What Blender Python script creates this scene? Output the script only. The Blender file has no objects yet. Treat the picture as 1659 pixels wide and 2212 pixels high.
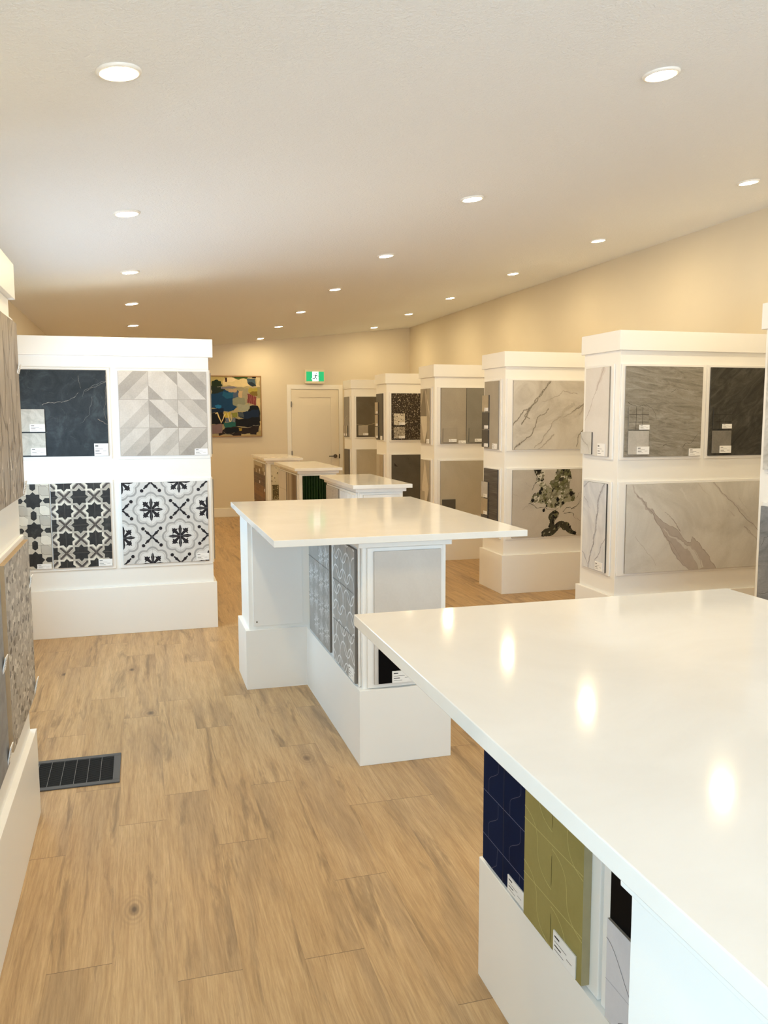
import bpy, bmesh, math, random
from mathutils import Vector, Matrix
S = bpy.context.scene
C = S.collection
rnd = random.Random(7)

# ------------------------------------------------------------------ camera
F_PX, YAW, PITCH, ROLL, CAM_H = 1812.17, 0.283149, 0.111330, -0.0029066, 1.57
def cam_axes(y, p, r):
    f = Vector((math.sin(y) * math.cos(p), math.cos(y) * math.cos(p), -math.sin(p)))
    rt = Vector((math.cos(y), -math.sin(y), 0))
    up = rt.cross(f)
    return math.cos(r) * rt + math.sin(r) * up, -math.sin(r) * rt + math.cos(r) * up, f
cd = bpy.data.cameras.new('camera')
cam = bpy.data.objects.new('camera', cd)
C.objects.link(cam)
_r, _u, _f = cam_axes(YAW, PITCH, ROLL)
M = Matrix.Identity(4)
for i in range(3):
    M[i][0], M[i][1], M[i][2] = _r[i], _u[i], -_f[i]
M[2][3] = CAM_H
cam.matrix_world = M
cd.sensor_fit = 'HORIZONTAL'
cd.sensor_width = 36.0
cd.lens = 36.0 * F_PX / 1659.0
cd.clip_start = 0.02
S.camera = cam

# ------------------------------------------------------------------ light and exposure
SKY_COLOR, SKY_STRENGTH = (0.45, 0.75, 1.0), 7.1
GROUND_COLOR, GROUND_STRENGTH = (0.72, 0.85, 1.0), 7.8      # pale pavement outside the windows
LAMP_COLOR, LAMP_STRENGTH = (1.0, 0.79, 0.455), 365.0
w = bpy.data.worlds.new('daylight')
S.world = w
w.use_nodes = True
wt = w.node_tree
bg = wt.nodes['Background']
_tc = wt.nodes.new('ShaderNodeTexCoord')
_sp = wt.nodes.new('ShaderNodeSeparateXYZ')
_mr = wt.nodes.new('ShaderNodeMapRange')
_mx = wt.nodes.new('ShaderNodeMix')
_mx.data_type = 'RGBA'
_mr.inputs[1].default_value, _mr.inputs[2].default_value = -0.03, 0.03
wt.links.new(_tc.outputs['Generated'], _sp.inputs[0])
wt.links.new(_sp.outputs[2], _mr.inputs[0])
wt.links.new(_mr.outputs[0], _mx.inputs[0])
_mx.inputs[6].default_value = (*[c * GROUND_STRENGTH for c in GROUND_COLOR], 1)
_mx.inputs[7].default_value = (*[c * SKY_STRENGTH for c in SKY_COLOR], 1)
wt.links.new(_mx.outputs[2], bg.inputs[0])
bg.inputs[1].default_value = 1.0
S.view_settings.view_transform = 'Standard'
S.view_settings.look = 'None'
S.view_settings.exposure = 0.07
S.view_settings.gamma = 1.0
S.view_settings.use_curve_mapping = False
S.cycles.use_denoising = True
S.cycles.max_bounces = 10
S.cycles.diffuse_bounces = 6
S.cycles.sample_clamp_indirect = 8.0
S.cycles.caustics_reflective = False
S.cycles.caustics_refractive = False

# window openings the daylight comes through (left wall near the camera, front wall behind it)
WIN_L = (-1.6, 1.0, 0.95, 1.70)
WIN_M = (3.80, 6.05, 0.90, 1.72)
WIN_B = (-0.85, 4.25, 0.2, 2.42)
X_L, X_R, Y_B, Y_E = -0.93, 4.404, -3.0, 13.57
def ceil_z(x):
    return 3.07 + 0.11 * (x - 4.404)
def portal(name, loc, rot, sx, sy):
    l = bpy.data.lights.new(name, 'AREA')
    l.shape = 'RECTANGLE'
    l.size, l.size_y = sx, sy
    l.cycles.is_portal = True
    o = bpy.data.objects.new(name, l)
    o.location, o.rotation_euler = loc, rot
    C.objects.link(o)
portal('daylight_portal', (X_L - 0.1, (WIN_L[0] + WIN_L[1]) / 2, (WIN_L[2] + WIN_L[3]) / 2), (0, -math.pi / 2, 0), WIN_L[3] - WIN_L[2], WIN_L[1] - WIN_L[0])
portal('daylight_portal', (X_L - 0.1, (WIN_M[0] + WIN_M[1]) / 2, (WIN_M[2] + WIN_M[3]) / 2), (0, -math.pi / 2, 0), WIN_M[3] - WIN_M[2], WIN_M[1] - WIN_M[0])
portal('daylight_portal', ((WIN_B[0] + WIN_B[1]) / 2, Y_B - 0.1, (WIN_B[2] + WIN_B[3]) / 2), (math.pi / 2, 0, 0), WIN_B[1] - WIN_B[0], WIN_B[3] - WIN_B[2])

# ------------------------------------------------------------------ materials
def lin(c):
    out = []
    for v in c[:3]:
        v /= 255.0
        out.append(v / 12.92 if v <= 0.04045 else ((v + 0.055) / 1.055) ** 2.4)
    return (*out, 1.0)

class NT:
    def __init__(s, name):
        s.m = bpy.data.materials.new(name)
        s.m.use_nodes = True
        s.t = s.m.node_tree
        s.b = s.t.nodes['Principled BSDF']
        s.tc = None
    def node(s, typ, **k):
        n = s.t.nodes.new(typ)
        for a, v in k.items():
            setattr(n, a, v)
        return n
    def put(s, sock, v):
        if hasattr(v, 'is_linked') or hasattr(v, 'links'):
            s.t.links.new(v, sock)
        else:
            sock.default_value = v
    def obj(s):
        if s.tc is None:
            s.tc = s.node('ShaderNodeTexCoord')
        return s.tc.outputs['Object']
    def map(s, v, scale=(1, 1, 1), loc=(0, 0, 0), rot=(0, 0, 0)):
        n = s.node('ShaderNodeMapping')
        s.put(n.inputs[0], v)
        n.inputs['Scale'].default_value = scale
        n.inputs['Location'].default_value = loc
        n.inputs['Rotation'].default_value = rot
        return n.outputs[0]
    def math(s, op, a, b=0.0, c=None, clamp=False):
        n = s.node('ShaderNodeMath', operation=op, use_clamp=clamp)
        s.put(n.inputs[0], a)
        s.put(n.inputs[1], b)
        if c is not None:
            s.put(n.inputs[2], c)
        return n.outputs[0]
    def noise(s, v, scale=5, detail=4, rough=0.55, dist=0.0, out=0):
        n = s.node('ShaderNodeTexNoise')
        s.put(n.inputs['Vector'], v)
        n.inputs['Scale'].default_value = scale
        n.inputs['Detail'].default_value = detail
        n.inputs['Roughness'].default_value = rough
        n.inputs['Distortion'].default_value = dist
        return n.outputs[out]
    def voro(s, v, scale=5, feature='F1', rand=1.0):
        n = s.node('ShaderNodeTexVoronoi', feature=feature)
        s.put(n.inputs['Vector'], v)
        n.inputs['Scale'].default_value = scale
        n.inputs['Randomness'].default_value = rand
        return n
    def ramp(s, f, stops, interp='LINEAR'):
        n = s.node('ShaderNodeValToRGB')
        n.color_ramp.interpolation = interp
        e = n.color_ramp.elements
        while len(e) < len(stops):
            e.new(0.5)
        for i, (p, c) in enumerate(stops):
            e[i].position = p
            e[i].color = (c, c, c, 1) if isinstance(c, (int, float)) else lin(c)
        s.put(n.inputs[0], f)
        return n.outputs[0]
    def mix(s, f, a, b, mode='MIX'):
        n = s.node('ShaderNodeMix', data_type='RGBA', blend_type=mode)
        s.put(n.inputs[0], f)
        s.put(n.inputs[6], a)
        s.put(n.inputs[7], b)
        return n.outputs[2]
    def comb(s, x, y, z):
        n = s.node('ShaderNodeCombineXYZ')
        for i, v in enumerate((x, y, z)):
            s.put(n.inputs[i], v)
        return n.outputs[0]
    def sep(s, v):
        n = s.node('ShaderNodeSeparateXYZ')
        s.put(n.inputs[0], v)
        return n.outputs
    def white(s, v):
        n = s.node('ShaderNodeTexWhiteNoise', noise_dimensions='3D')
        s.put(n.inputs['Vector'], v)
        return n.outputs
    def bump(s, h, strength=0.2, dist=0.002):
        n = s.node('ShaderNodeBump')
        n.inputs['Strength'].default_value = strength
        n.inputs['Distance'].default_value = dist
        s.put(n.inputs['Height'], h)
        s.t.links.new(n.outputs[0], s.b.inputs['Normal'])
    def base(s, c):
        s.put(s.b.inputs['Base Color'], c)
    def rough(s, r):
        s.put(s.b.inputs['Roughness'], r)

MATS = {}
def plain(name, rgb, rough=0.5, var=0.03, scale=6.0, metal=0.0, spec=0.5):
    if name in MATS:
        return MATS[name]
    n = NT(name)
    v = n.noise(n.obj(), scale, 3)
    a = lin([max(0, c * (1 - var)) for c in rgb])
    b = lin([min(255, c * (1 + var)) for c in rgb])
    n.base(n.mix(v, a, b))
    n.rough(rough)
    n.b.inputs['Metallic'].default_value = metal
    n.b.inputs['Specular IOR Level'].default_value = spec
    MATS[name] = n.m
    return n.m

def stone(name, stops, scale=6, stretch=(1, 1, 1), rot=0.0, dist=0.6, detail=8, rough=0.4, fine=0.12, fscale=90, bump=0.0, spec=0.22):
    """mottled stone: a colour ramp over stretched noise plus fine grain"""
    if name in MATS:
        return MATS[name]
    n = NT(name)
    v = n.map(n.map(n.obj(), rot=(0, rot, 0)), scale=stretch)
    a = n.noise(v, scale, detail, 0.62, dist)
    col = n.ramp(a, stops)
    g = n.noise(n.map(v, scale=(1, 1, 1)), fscale, 3, 0.7)
    g2 = n.ramp(g, [(0.25, (150, 150, 150)), (0.75, (255, 255, 255))])
    n.base(n.mix(fine * 2.2, col, g2, 'MULTIPLY'))
    n.rough(rough)
    n.b.inputs['Specular IOR Level'].default_value = spec
    if bump:
        n.bump(a, bump, 0.003)
    MATS[name] = n.m
    return n.m

def flecks(name, ground, chips, scale=60, stretch=(1, 1, 1), thresh=0.5, rough=0.4):
    """terrazzo: voronoi chips in several colours over a ground"""
    if name in MATS:
        return MATS[name]
    n = NT(name)
    v = n.map(n.obj(), scale=stretch)
    wob = n.noise(v, scale * 0.8, 2, out=1)
    vv = n.mix(0.02, v, wob, 'ADD')
    vo = n.voro(vv, scale)
    cell = n.sep(vo.outputs['Color'])
    col = n.ramp(cell[0], [(i / len(chips), c) for i, c in enumerate(chips)], 'CONSTANT')
    size = n.math('MULTIPLY', cell[1], thresh)
    m = n.math('LESS_THAN', vo.outputs['Distance'], size)
    gr = n.mix(n.noise(v, 8, 5), lin([c * 0.9 for c in ground]), lin([min(255, c * 1.08) for c in ground]))
    n.base(n.mix(m, gr, col))
    n.rough(rough)
    n.b.inputs['Specular IOR Level'].default_value = 0.22
    MATS[name] = n.m
    return n.m

def emis(name, rgb, strength):
    n = NT(name)
    n.base(lin(rgb))
    n.b.inputs['Emission Color'].default_value = lin(rgb)
    n.b.inputs['Emission Strength'].default_value = strength
    n.rough(0.4)
    return n.m

WHITE = plain('white_paint', (245, 243, 239), 0.38, 0.006, 3)
TRIM = plain('trim_paint', (236, 233, 226), 0.4, 0.006, 3)
BOARD = plain('board_white', (244, 242, 239), 0.35, 0.005, 4)
CARD = plain('label_card', (244, 243, 242), 0.35, 0.004, 20)
INK = plain('label_ink', (92, 90, 92), 0.6, 0.02)
INKD = plain('label_ink_dark', (40, 38, 40), 0.6, 0.02)
EDGE = plain('tile_edge', (150, 142, 130), 0.7, 0.05, 40)
EDGE_TAN = plain('tile_edge_tan', (166, 142, 110), 0.7, 0.05, 40)
EDGE_DARK = plain('tile_edge_dark', (70, 66, 62), 0.7, 0.05, 40)
GROUT = plain('grout_grey', (120, 116, 110), 0.8)
BLACK = plain('black_tile', (12, 10, 10), 0.6, 0.1, 30, spec=0.05)
STEEL = plain('brushed_nickel', (120, 108, 92), 0.3, 0.03, 30, metal=1.0)

def wall_mat():
    n = NT('wall_paint')
    o = n.obj()
    n.base(n.mix(n.noise(o, 1.5, 3), lin((214, 203, 182)), lin((220, 210, 190))))
    n.rough(0.6)
    n.bump(n.noise(o, 160, 3), 0.08, 0.002)
    return n.m
WALL = wall_mat()

def ceiling_mat():
    n = NT('textured_ceiling')
    o = n.obj()
    n.base(lin((236, 237, 238)))
    n.rough(0.8)
    a = n.noise(o, 70, 4, 0.6, 0.6)
    b = n.ramp(a, [(0.42, 0.0), (0.6, 1.0)])
    c = n.math('ADD', n.math('MULTIPLY', b, 0.7), n.noise(o, 200, 3))
    n.bump(c, 0.5, 0.004)
    return n.m
CEIL = ceiling_mat()

def floor_mat():
    n = NT('oak_plank_floor')
    o = n.obj()
    x, y, z = n.sep(o)
    W, L = 0.180, 1.22
    u = n.math('DIVIDE', n.math('SUBTRACT', x, 0.0545), W)
    row = n.math('FLOOR', u)
    fu = n.math('FRACT', u)
    hr = n.white(n.comb(row, 3.3, 1.7))[0]
    v = n.math('ADD', n.math('DIVIDE', y, L), n.math('MULTIPLY', hr, 7.0))
    col = n.math('FLOOR', v)
    fv = n.math('FRACT', v)
    pid = n.white(n.comb(row, col, 0.5))
    ox = n.math('MULTIPLY', pid[0], 37.0)
    pv = n.comb(n.math('ADD', x, ox), n.math('ADD', y, n.math('MULTIPLY', pid[0], 91.0)), ox)
    # grain layers
    wob = n.noise(n.map(pv, (5, 1.1, 1)), 1.6, 3)
    wx = n.math('ADD', n.math('ADD', x, ox), n.math('MULTIPLY', wob, 0.035))
    gv = n.comb(wx, n.math('ADD', y, ox), ox)
    fine = n.noise(n.map(gv, (170, 6, 1)), 1.0, 6, 0.75)
    mid = n.noise(n.map(gv, (24, 1.5, 1)), 1.0, 7, 0.66, 0.35)
    wide = n.noise(n.map(pv, (7, 0.8, 1)), 1.0, 4, 0.55, 0.6)
    base = n.ramp(mid, [(0.26, (174, 142, 103)), (0.44, (197, 165, 122)), (0.6, (206, 175, 132)), (0.78, (216, 187, 146))])
    base = n.mix(n.ramp(wide, [(0.36, 0.45), (0.5, 0.0)]), base, lin((160, 135, 106)))
    f = n.ramp(fine, [(0.3, (198, 188, 174)), (0.62, (255, 255, 255))])
    base = n.mix(0.75, base, f, 'MULTIPLY')
    tone = n.ramp(pid[0], [(0.0, (245, 242, 237)), (0.5, (250, 248, 246)), (1.0, (255, 255, 255))])
    base = n.mix(1.0, base, tone, 'MULTIPLY')
    # dark mineral streaks that run with the grain
    st = n.noise(n.map(gv, (12, 1.1, 1), (4, 2, 0)), 1.0, 6, 0.66, 0.7)
    base = n.mix(n.ramp(st, [(0.555, 0.0), (0.62, 0.35), (0.72, 0.75)]), base, lin((104, 82, 60)))
    # knots with a few growth rings
    kv = n.map(gv, (3.6, 1.9, 1))
    vo = n.voro(kv, 1.0)
    gate = n.math('GREATER_THAN', n.sep(vo.outputs['Color'])[0], 0.25)
    d = vo.outputs['Distance']
    ring = n.math('SINE', n.math('MULTIPLY', d, 130.0))
    rm = n.math('MULTIPLY', n.ramp(d, [(0.04, 0.55), (0.24, 0.0)]), n.math('MULTIPLY_ADD', ring, 0.35, 0.55))
    base = n.mix(n.math('MULTIPLY', rm, gate), base, lin((128, 102, 76)))
    base = n.mix(n.math('MULTIPLY', n.ramp(d, [(0.025, 0.85), (0.07, 0.0)]), gate), base, lin((78, 60, 46)))
    # plank seams
    s1 = n.math('LESS_THAN', n.math('MINIMUM', fu, n.math('SUBTRACT', 1.0, fu)), 0.0045)
    s2 = n.math('LESS_THAN', n.math('MINIMUM', fv, n.math('SUBTRACT', 1.0, fv)), 0.0011)
    seam = n.math('MAXIMUM', s1, s2)
    base = n.mix(n.math('MULTIPLY', n.math('MAXIMUM', n.math('MULTIPLY', s1, 0.22), n.math('MULTIPLY', s2, 0.7)), 1.0), base, lin((92, 72, 54)))
    n.base(base)
    n.rough(n.math('MULTIPLY_ADD', fine, 0.15, 0.36))
    n.b.inputs['Specular IOR Level'].default_value = 0.4
    n.bump(n.math('SUBTRACT', fine, n.math('MULTIPLY', seam, 1.5)), 0.10, 0.002)
    return n.m
FLOOR = floor_mat()

def quartz_mat():
    n = NT('white_quartz')
    o = n.obj()
    a = n.noise(o, 2.2, 6, 0.6, 1.5)
    n.base(n.ramp(a, [(0.3, (233, 228, 221)), (0.7, (240, 236, 230))]))
    n.rough(0.085)
    n.b.inputs['Specular IOR Level'].default_value = 0.33
    return n.m
QUARTZ = quartz_mat()

# ------------------------------------------------------------------ mesh helpers
def box_bm(bm, x0, x1, y0, y1, z0, z1, mi=0):
    vs = [bm.verts.new(p) for p in ((x0, y0, z0), (x1, y0, z0), (x1, y1, z0), (x0, y1, z0), (x0, y0, z1), (x1, y0, z1), (x1, y1, z1), (x0, y1, z1))]
    fs = []
    for q in ((0, 3, 2, 1), (4, 5, 6, 7), (0, 1, 5, 4), (1, 2, 6, 5), (2, 3, 7, 6), (3, 0, 4, 7)):
        f = bm.faces.new([vs[i] for i in q])
        f.material_index = mi
        fs.append(f)
    return fs
def bevel(bm, off):
    if off:
        bmesh.ops.bevel(bm, geom=list(bm.edges), offset=off, segments=2, profile=0.5, affect='EDGES', clamp_overlap=True)
def link(name, bm, mats, parent=None, loc=(0, 0, 0), rot=(0, 0, 0), smooth=False):
    me = bpy.data.meshes.new(name)
    bm.to_mesh(me)
    bm.free()
    for m in (mats if isinstance(mats, (list, tuple)) else [mats]):
        me.materials.append(m)
    if smooth:
        for p in me.polygons:
            p.use_smooth = True
    o = bpy.data.objects.new(name, me)
    C.objects.link(o)
    o.location, o.rotation_euler = loc, rot
    if parent:
        o.parent = parent
    return o
def box(name, x0, x1, y0, y1, z0, z1, mats, parent=None, bev=0.0, loc=(0, 0, 0), rot=(0, 0, 0)):
    bm = bmesh.new()
    box_bm(bm, x0, x1, y0, y1, z0, z1)
    bevel(bm, bev)
    return link(name, bm, mats, parent, loc, rot)
def prism_bm(bm, poly, z0, z1):
    """plan outline (counter-clockwise) extruded from z0 to z1"""
    a = [bm.verts.new((x, y, z0)) for x, y in poly]
    b = [bm.verts.new((x, y, z1)) for x, y in poly]
    bm.faces.new(a[::-1])
    bm.faces.new(b)
    k = len(poly)
    for i in range(k):
        bm.faces.new((a[i], a[(i + 1) % k], b[(i + 1) % k], b[i]))
def prism(name, poly, z0, z1, m, parent=None, bev=0.0):
    bm = bmesh.new()
    prism_bm(bm, poly, z0, z1)
    bevel(bm, bev)
    return link(name, bm, m, parent)
def lathe_bm(bm, prof, n=32, mi=0, axis=None):
    rings = []
    for r, z in prof:
        if r < 1e-6:
            rings.append([bm.verts.new((0, 0, z))])
        else:
            rings.append([bm.verts.new((r * math.cos(2 * math.pi * k / n), r * math.sin(2 * math.pi * k / n), z)) for k in range(n)])
    for a, b in zip(rings, rings[1:]):
        for k in range(n):
            k2 = (k + 1) % n
            q = [a[k % len(a)], a[k2 % len(a)], b[k2 % len(b)], b[k % len(b)]]
            q2 = []
            for v in q:
                if v not in q2:
                    q2.append(v)
            if len(q2) > 2:
                f = bm.faces.new(q2)
                f.material_index = mi
def thing(name, label, cat, loc=(0, 0, 0), rotz=0.0, group=None):
    o = bpy.data.objects.new(name, None)
    o.empty_display_size = 0.1
    C.objects.link(o)
    o.location, o.rotation_euler = loc, (0, 0, rotz)
    o['label'], o['category'] = label, cat
    if group:
        o['group'] = group
    return o
def tag(o, label, cat, group=None):
    o['label'], o['category'] = label, cat
    if group:
        o['group'] = group
    return o
def struct(o):
    o['kind'] = 'structure'
    return o

# ------------------------------------------------------------------ flat pattern helpers
def clip(poly, w, h):
    def cut(pts, ins, inter):
        out = []
        for i, p in enumerate(pts):
            q = pts[i - 1]
            if ins(p):
                if not ins(q):
                    out.append(inter(q, p))
                out.append(p)
            elif ins(q):
                out.append(inter(q, p))
        return out
    for ax, s, lim in ((0, 1, w / 2), (0, -1, w / 2), (1, 1, h / 2), (1, -1, h / 2)):
        def ins(p):
            return p[ax] * s <= lim + 1e-9
        def inter(a, b):
            t = (lim * s - a[ax]) / (b[ax] - a[ax])
            return (a[0] + t * (b[0] - a[0]), a[1] + t * (b[1] - a[1]))
        poly = cut(poly, ins, inter)
        if len(poly) < 3:
            return []
    out = []
    for p in poly:
        if not out or abs(p[0] - out[-1][0]) + abs(p[1] - out[-1][1]) > 1e-6:
            out.append(p)
    if len(out) > 2 and abs(out[0][0] - out[-1][0]) + abs(out[0][1] - out[-1][1]) < 1e-6:
        out.pop()
    return out if len(out) > 2 else []
def area(p):
    return 0.5 * sum(p[i - 1][0] * p[i][1] - p[i][0] * p[i - 1][1] for i in range(len(p)))
def frac_line(pts, amp, depth=3, rg=rnd):
    for _ in range(depth):
        out = [pts[0]]
        for a, b in zip(pts, pts[1:]):
            dx, dy = b[0] - a[0], b[1] - a[1]
            k = rg.uniform(-amp, amp)
            out += [((a[0] + b[0]) / 2 - dy * k, (a[1] + b[1]) / 2 + dx * k), b]
        pts = out
    return pts
def ribbon(pts, w0, w1=None, jit=0.0, rg=rnd):
    """quads along a polyline, width w0 to w1 (bulging in the middle if w1 is a list)"""
    n = len(pts)
    L, R = [], []
    for i, p in enumerate(pts):
        a, b = pts[max(0, i - 1)], pts[min(n - 1, i + 1)]
        dx, dy = b[0] - a[0], b[1] - a[1]
        d = math.hypot(dx, dy) or 1
        t = i / (n - 1)
        ww = w0 if w1 is None else w0 + (w1 - w0) * t
        l, r = ww / 2 * (1 + rg.uniform(-jit, jit)), ww / 2 * (1 + rg.uniform(-jit, jit))
        L.append((p[0] - dy / d * l, p[1] + dx / d * l))
        R.append((p[0] + dy / d * r, p[1] - dx / d * r))
    return [[R[i], R[i + 1], L[i + 1], L[i]] for i in range(n - 1)]
def star(cx, cy, r1, r2, n=8, a0=0.0):
    return [(cx + (r1 if k % 2 == 0 else r2) * math.cos(a0 + math.pi * k / n), cy + (r1 if k % 2 == 0 else r2) * math.sin(a0 + math.pi * k / n)) for k in range(2 * n)]
def circ(cx, cy, r, n=20):
    return [(cx + r * math.cos(2 * math.pi * k / n), cy + r * math.sin(2 * math.pi * k / n)) for k in range(n)]
def rect(x0, y0, x1, y1):
    return [(x0, y0), (x1, y0), (x1, y1), (x0, y1)]
def bar(x0, y0, x1, y1, w):
    return ribbon([(x0, y0), (x1, y1)], w)[0]
def scallop(cx, cy, r, amp, lobes=8, n=64, a0=0.0):
    return [(cx + (r + amp * abs(math.cos(lobes / 2 * (2 * math.pi * k / n + a0)))) * math.cos(2 * math.pi * k / n), cy + (r + amp * abs(math.cos(lobes / 2 * (2 * math.pi * k / n + a0)))) * math.sin(2 * math.pi * k / n)) for k in range(n)]
def arc(cx, cy, r, a0, a1, n=14):
    return [(cx + r * math.cos(a0 + (a1 - a0) * k / n), cy + r * math.sin(a0 + (a1 - a0) * k / n)) for k in range(n + 1)]

class Face:
    """a slab w x h x t (front towards -Y, local origin at its centre) with a flat inlaid pattern on the front"""
    def __init__(s, w, h, t, base, edge=None):
        s.w, s.h, s.t = w, h, t
        s.mats = [base, edge or EDGE]
        s.polys = []
    def mi(s, m):
        if m not in s.mats:
            s.mats.append(m)
        return s.mats.index(m)
    def add(s, poly, m, layer=1):
        p = clip(list(poly), s.w, s.h)
        if p and abs(area(p)) > 1e-8:
            if area(p) < 0:
                p = p[::-1]
            s.polys.append((p, s.mi(m), layer))
    def strip(s, pts, w0, m, layer=1, w1=None, jit=0.0):
        for q in ribbon(pts, w0, w1, jit):
            s.add(q, m, layer)
    def build(s, name, parent, loc, bev=0.0012):
        bm = bmesh.new()
        box_bm(bm, -s.w / 2, s.w / 2, 0, s.t, -s.h / 2, s.h / 2)
        bevel(bm, bev)
        for f in bm.faces:
            f.material_index = 0 if f.normal.y < -0.5 else 1
        bm.normal_update()
        for f in bm.faces:
            f.material_index = 0 if f.normal.y < -0.5 else 1
        for k, (p, mi, layer) in enumerate(s.polys):
            y = -0.00025 * layer - 0.000002 * k
            try:
                f = bm.faces.new([bm.verts.new((a, y, b)) for a, b in p])
                f.material_index = mi
            except ValueError:
                pass
        return link(name, bm, s.mats, parent, loc)

def grid_lines(F, us, vs, m, lw=0.002, layer=2):
    for u in us:
        F.add(rect(u - lw / 2, -F.h / 2, u + lw / 2, F.h / 2), m, layer)
    for v in vs:
        F.add(rect(-F.w / 2, v - lw / 2, F.w / 2, v + lw / 2), m, layer)

def label_card(parent, u, out, z, w=0.095, h=0.05, bars=1, tilt=0.0):
    """small printed price card; u,z is its lower left corner, out its distance off the face"""
    F = Face(w, h, 0.003, CARD, CARD)
    k = h / 0.05
    x = -w / 2 + 0.007
    F.add(rect(x, h * 0.26, x + w * 0.22, h * 0.34), INKD)
    F.add(rect(x, h * 0.06, x + w * 0.55, h * 0.09), INK)
    F.add(rect(x, -h * 0.14, x + w * 0.30, -h * 0.08), INKD)
    F.add(rect(x + w * 0.55, -h * 0.12, x + w * 0.78, -h * 0.09), INK)
    F.add(rect(x, -h * 0.32, x + w * 0.42, -h * 0.29), INK)
    o = F.build('price_label', parent, (u + w / 2, -out - 0.003, z + h / 2), 0.0)
    o.rotation_euler = (tilt, 0, 0)
    return o

# ------------------------------------------------------------------ the room
fl = struct(box('floor', X_L - 0.15, X_R + 0.15, Y_B - 0.15, Y_E + 0.15, -0.1, 0.0, FLOOR))
bm = bmesh.new()
xa, xb = X_L - 0.15, X_R + 0.15
for y0, y1 in ((Y_B - 0.15, Y_E + 0.15),):
    a = [bm.verts.new(p) for p in ((xa, y0, ceil_z(xa)), (xb, y0, ceil_z(xb)), (xb, y1, ceil_z(xb)), (xa, y1, ceil_z(xa)))]
    b = [bm.verts.new((v.co.x, v.co.y, v.co.z + 0.12)) for v in a]
    bm.faces.new(a[::-1])
    bm.faces.new(b)
    for i in range(4):
        bm.faces.new((a[i], a[(i + 1) % 4], b[(i + 1) % 4], b[i]))
struct(link('ceiling', bm, CEIL))
def wall_with_hole(name, axis, p0, p1, lo, hi, zfun, holes=()):
    """wall slab between p0..p1 across, lo..hi along, height zfun(x); holes = [(lo,hi,z0,z1)]"""
    bm = bmesh.new()
    def seg(a, b, z0, z1=None):
        if axis == 'x':
            vs = [(p0, a), (p1, a), (p1, b), (p0, b)]
        else:
            vs = [(a, p0), (b, p0), (b, p1), (a, p1)]
        lo_v = [bm.verts.new((x, y, z0)) for x, y in vs]
        hi_v = [bm.verts.new((x, y, zfun(x) if z1 is None else z1)) for x, y in vs]
        bm.faces.new(lo_v[::-1])
        bm.faces.new(hi_v)
        for i in range(4):
            bm.faces.new((lo_v[i], lo_v[(i + 1) % 4], hi_v[(i + 1) % 4], hi_v[i]))
    c = lo
    for h in holes:
        seg(c, h[0], 0)
        seg(h[0], h[1], 0, h[2])
        seg(h[0], h[1], h[3])
        c = h[1]
    seg(c, hi, 0)
    return struct(link(name, bm, WALL))
wall_with_hole('wall_left', 'x', X_L - 0.15, X_L, Y_B - 0.15, Y_E + 0.15, ceil_z, [WIN_L, WIN_M])
wall_with_hole('wall_right', 'x', X_R, X_R + 0.15, Y_B - 0.15, Y_E + 0.15, ceil_z)
wall_with_hole('wall_end', 'y', Y_E, Y_E + 0.15, X_L, X_R, ceil_z)
wall_with_hole('wall_front', 'y', Y_B - 0.15, Y_B, X_L, X_R, ceil_z, [WIN_B])
def window(name, axis, p, hole, n):
    bm = bmesh.new()
    a0, a1, z0, z1 = hole
    t = 0.05
    def bx(a, b, c, d):
        if axis == 'x':
            box_bm(bm, p - 0.12, p - 0.06, a, b, c, d)
        else:
            box_bm(bm, a, b, p - 0.12, p - 0.06, c, d)
    bx(a0, a1, z0, z0 + t)
    bx(a0, a1, z1 - t, z1)
    for k in range(n + 1):
        c = a0 + (a1 - a0) * k / n
        c = min(max(c, a0 + t / 2), a1 - t / 2)
        bx(c - t / 2, c + t / 2, z0 + t, z1 - t)
    struct(link(name, bm, TRIM))
window('window_1', 'x', X_L, WIN_L, 3)
window('window_2', 'x', X_L, WIN_M, 2)
window('window_3', 'y', Y_B, WIN_B, 3)
# baseboards
def baseboard(name, x0, x1, y0, y1):
    return struct(box(name, x0, x1, y0, y1, 0, 0.142, TRIM, bev=0.003))
baseboard('baseboard_end', X_L, 2.318, Y_E - 0.016, Y_E)
baseboard('baseboard_end.001', 3.238, X_R, Y_E - 0.016, Y_E)
baseboard('baseboard_left', X_L, X_L + 0.016, 6.86, Y_E - 0.016)
for i, (a, b) in enumerate(((7.32, 8.63), (9.15, 10.48), (11.0, 12.33), (12.85, 13.55), (5.49, 6.795))):
    baseboard('baseboard_right' + ('' if i == 0 else '.%03d' % i), X_R - 0.016, X_R, a, b)

# door in the end wall
DOORM = plain('door_paint', (226, 217, 198), 0.42, 0.006, 3)
dx0, dx1, dz = 2.384, 3.175, 2.04
bm = bmesh.new()
pf = Y_E - 0.012
box_bm(bm, dx0 + 0.003, 2.511, pf, Y_E, 0.008, dz - 0.003)
box_bm(bm, 3.041, dx1 - 0.003, pf, Y_E, 0.008, dz - 0.003)
box_bm(bm, 2.511, 3.041, pf, Y_E, 1.913, dz - 0.003)
box_bm(bm, 2.511, 3.041, pf, Y_E, 0.008, 0.22)
box_bm(bm, 2.511, 3.041, Y_E - 0.003, Y_E, 0.22, 1.913)
door = struct(link('door_1', bm, DOORM))
bm = bmesh.new()
box_bm(bm, dx0 - 0.066, dx0, Y_E - 0.02, Y_E, 0, dz + 0.075)
box_bm(bm, dx1, dx1 + 0.066, Y_E - 0.02, Y_E, 0, dz + 0.075)
box_bm(bm, dx0, dx1, Y_E - 0.02, Y_E, dz, dz + 0.075)
bevel(bm, 0.002)
struct(link('trim_1', bm, TRIM))
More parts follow.
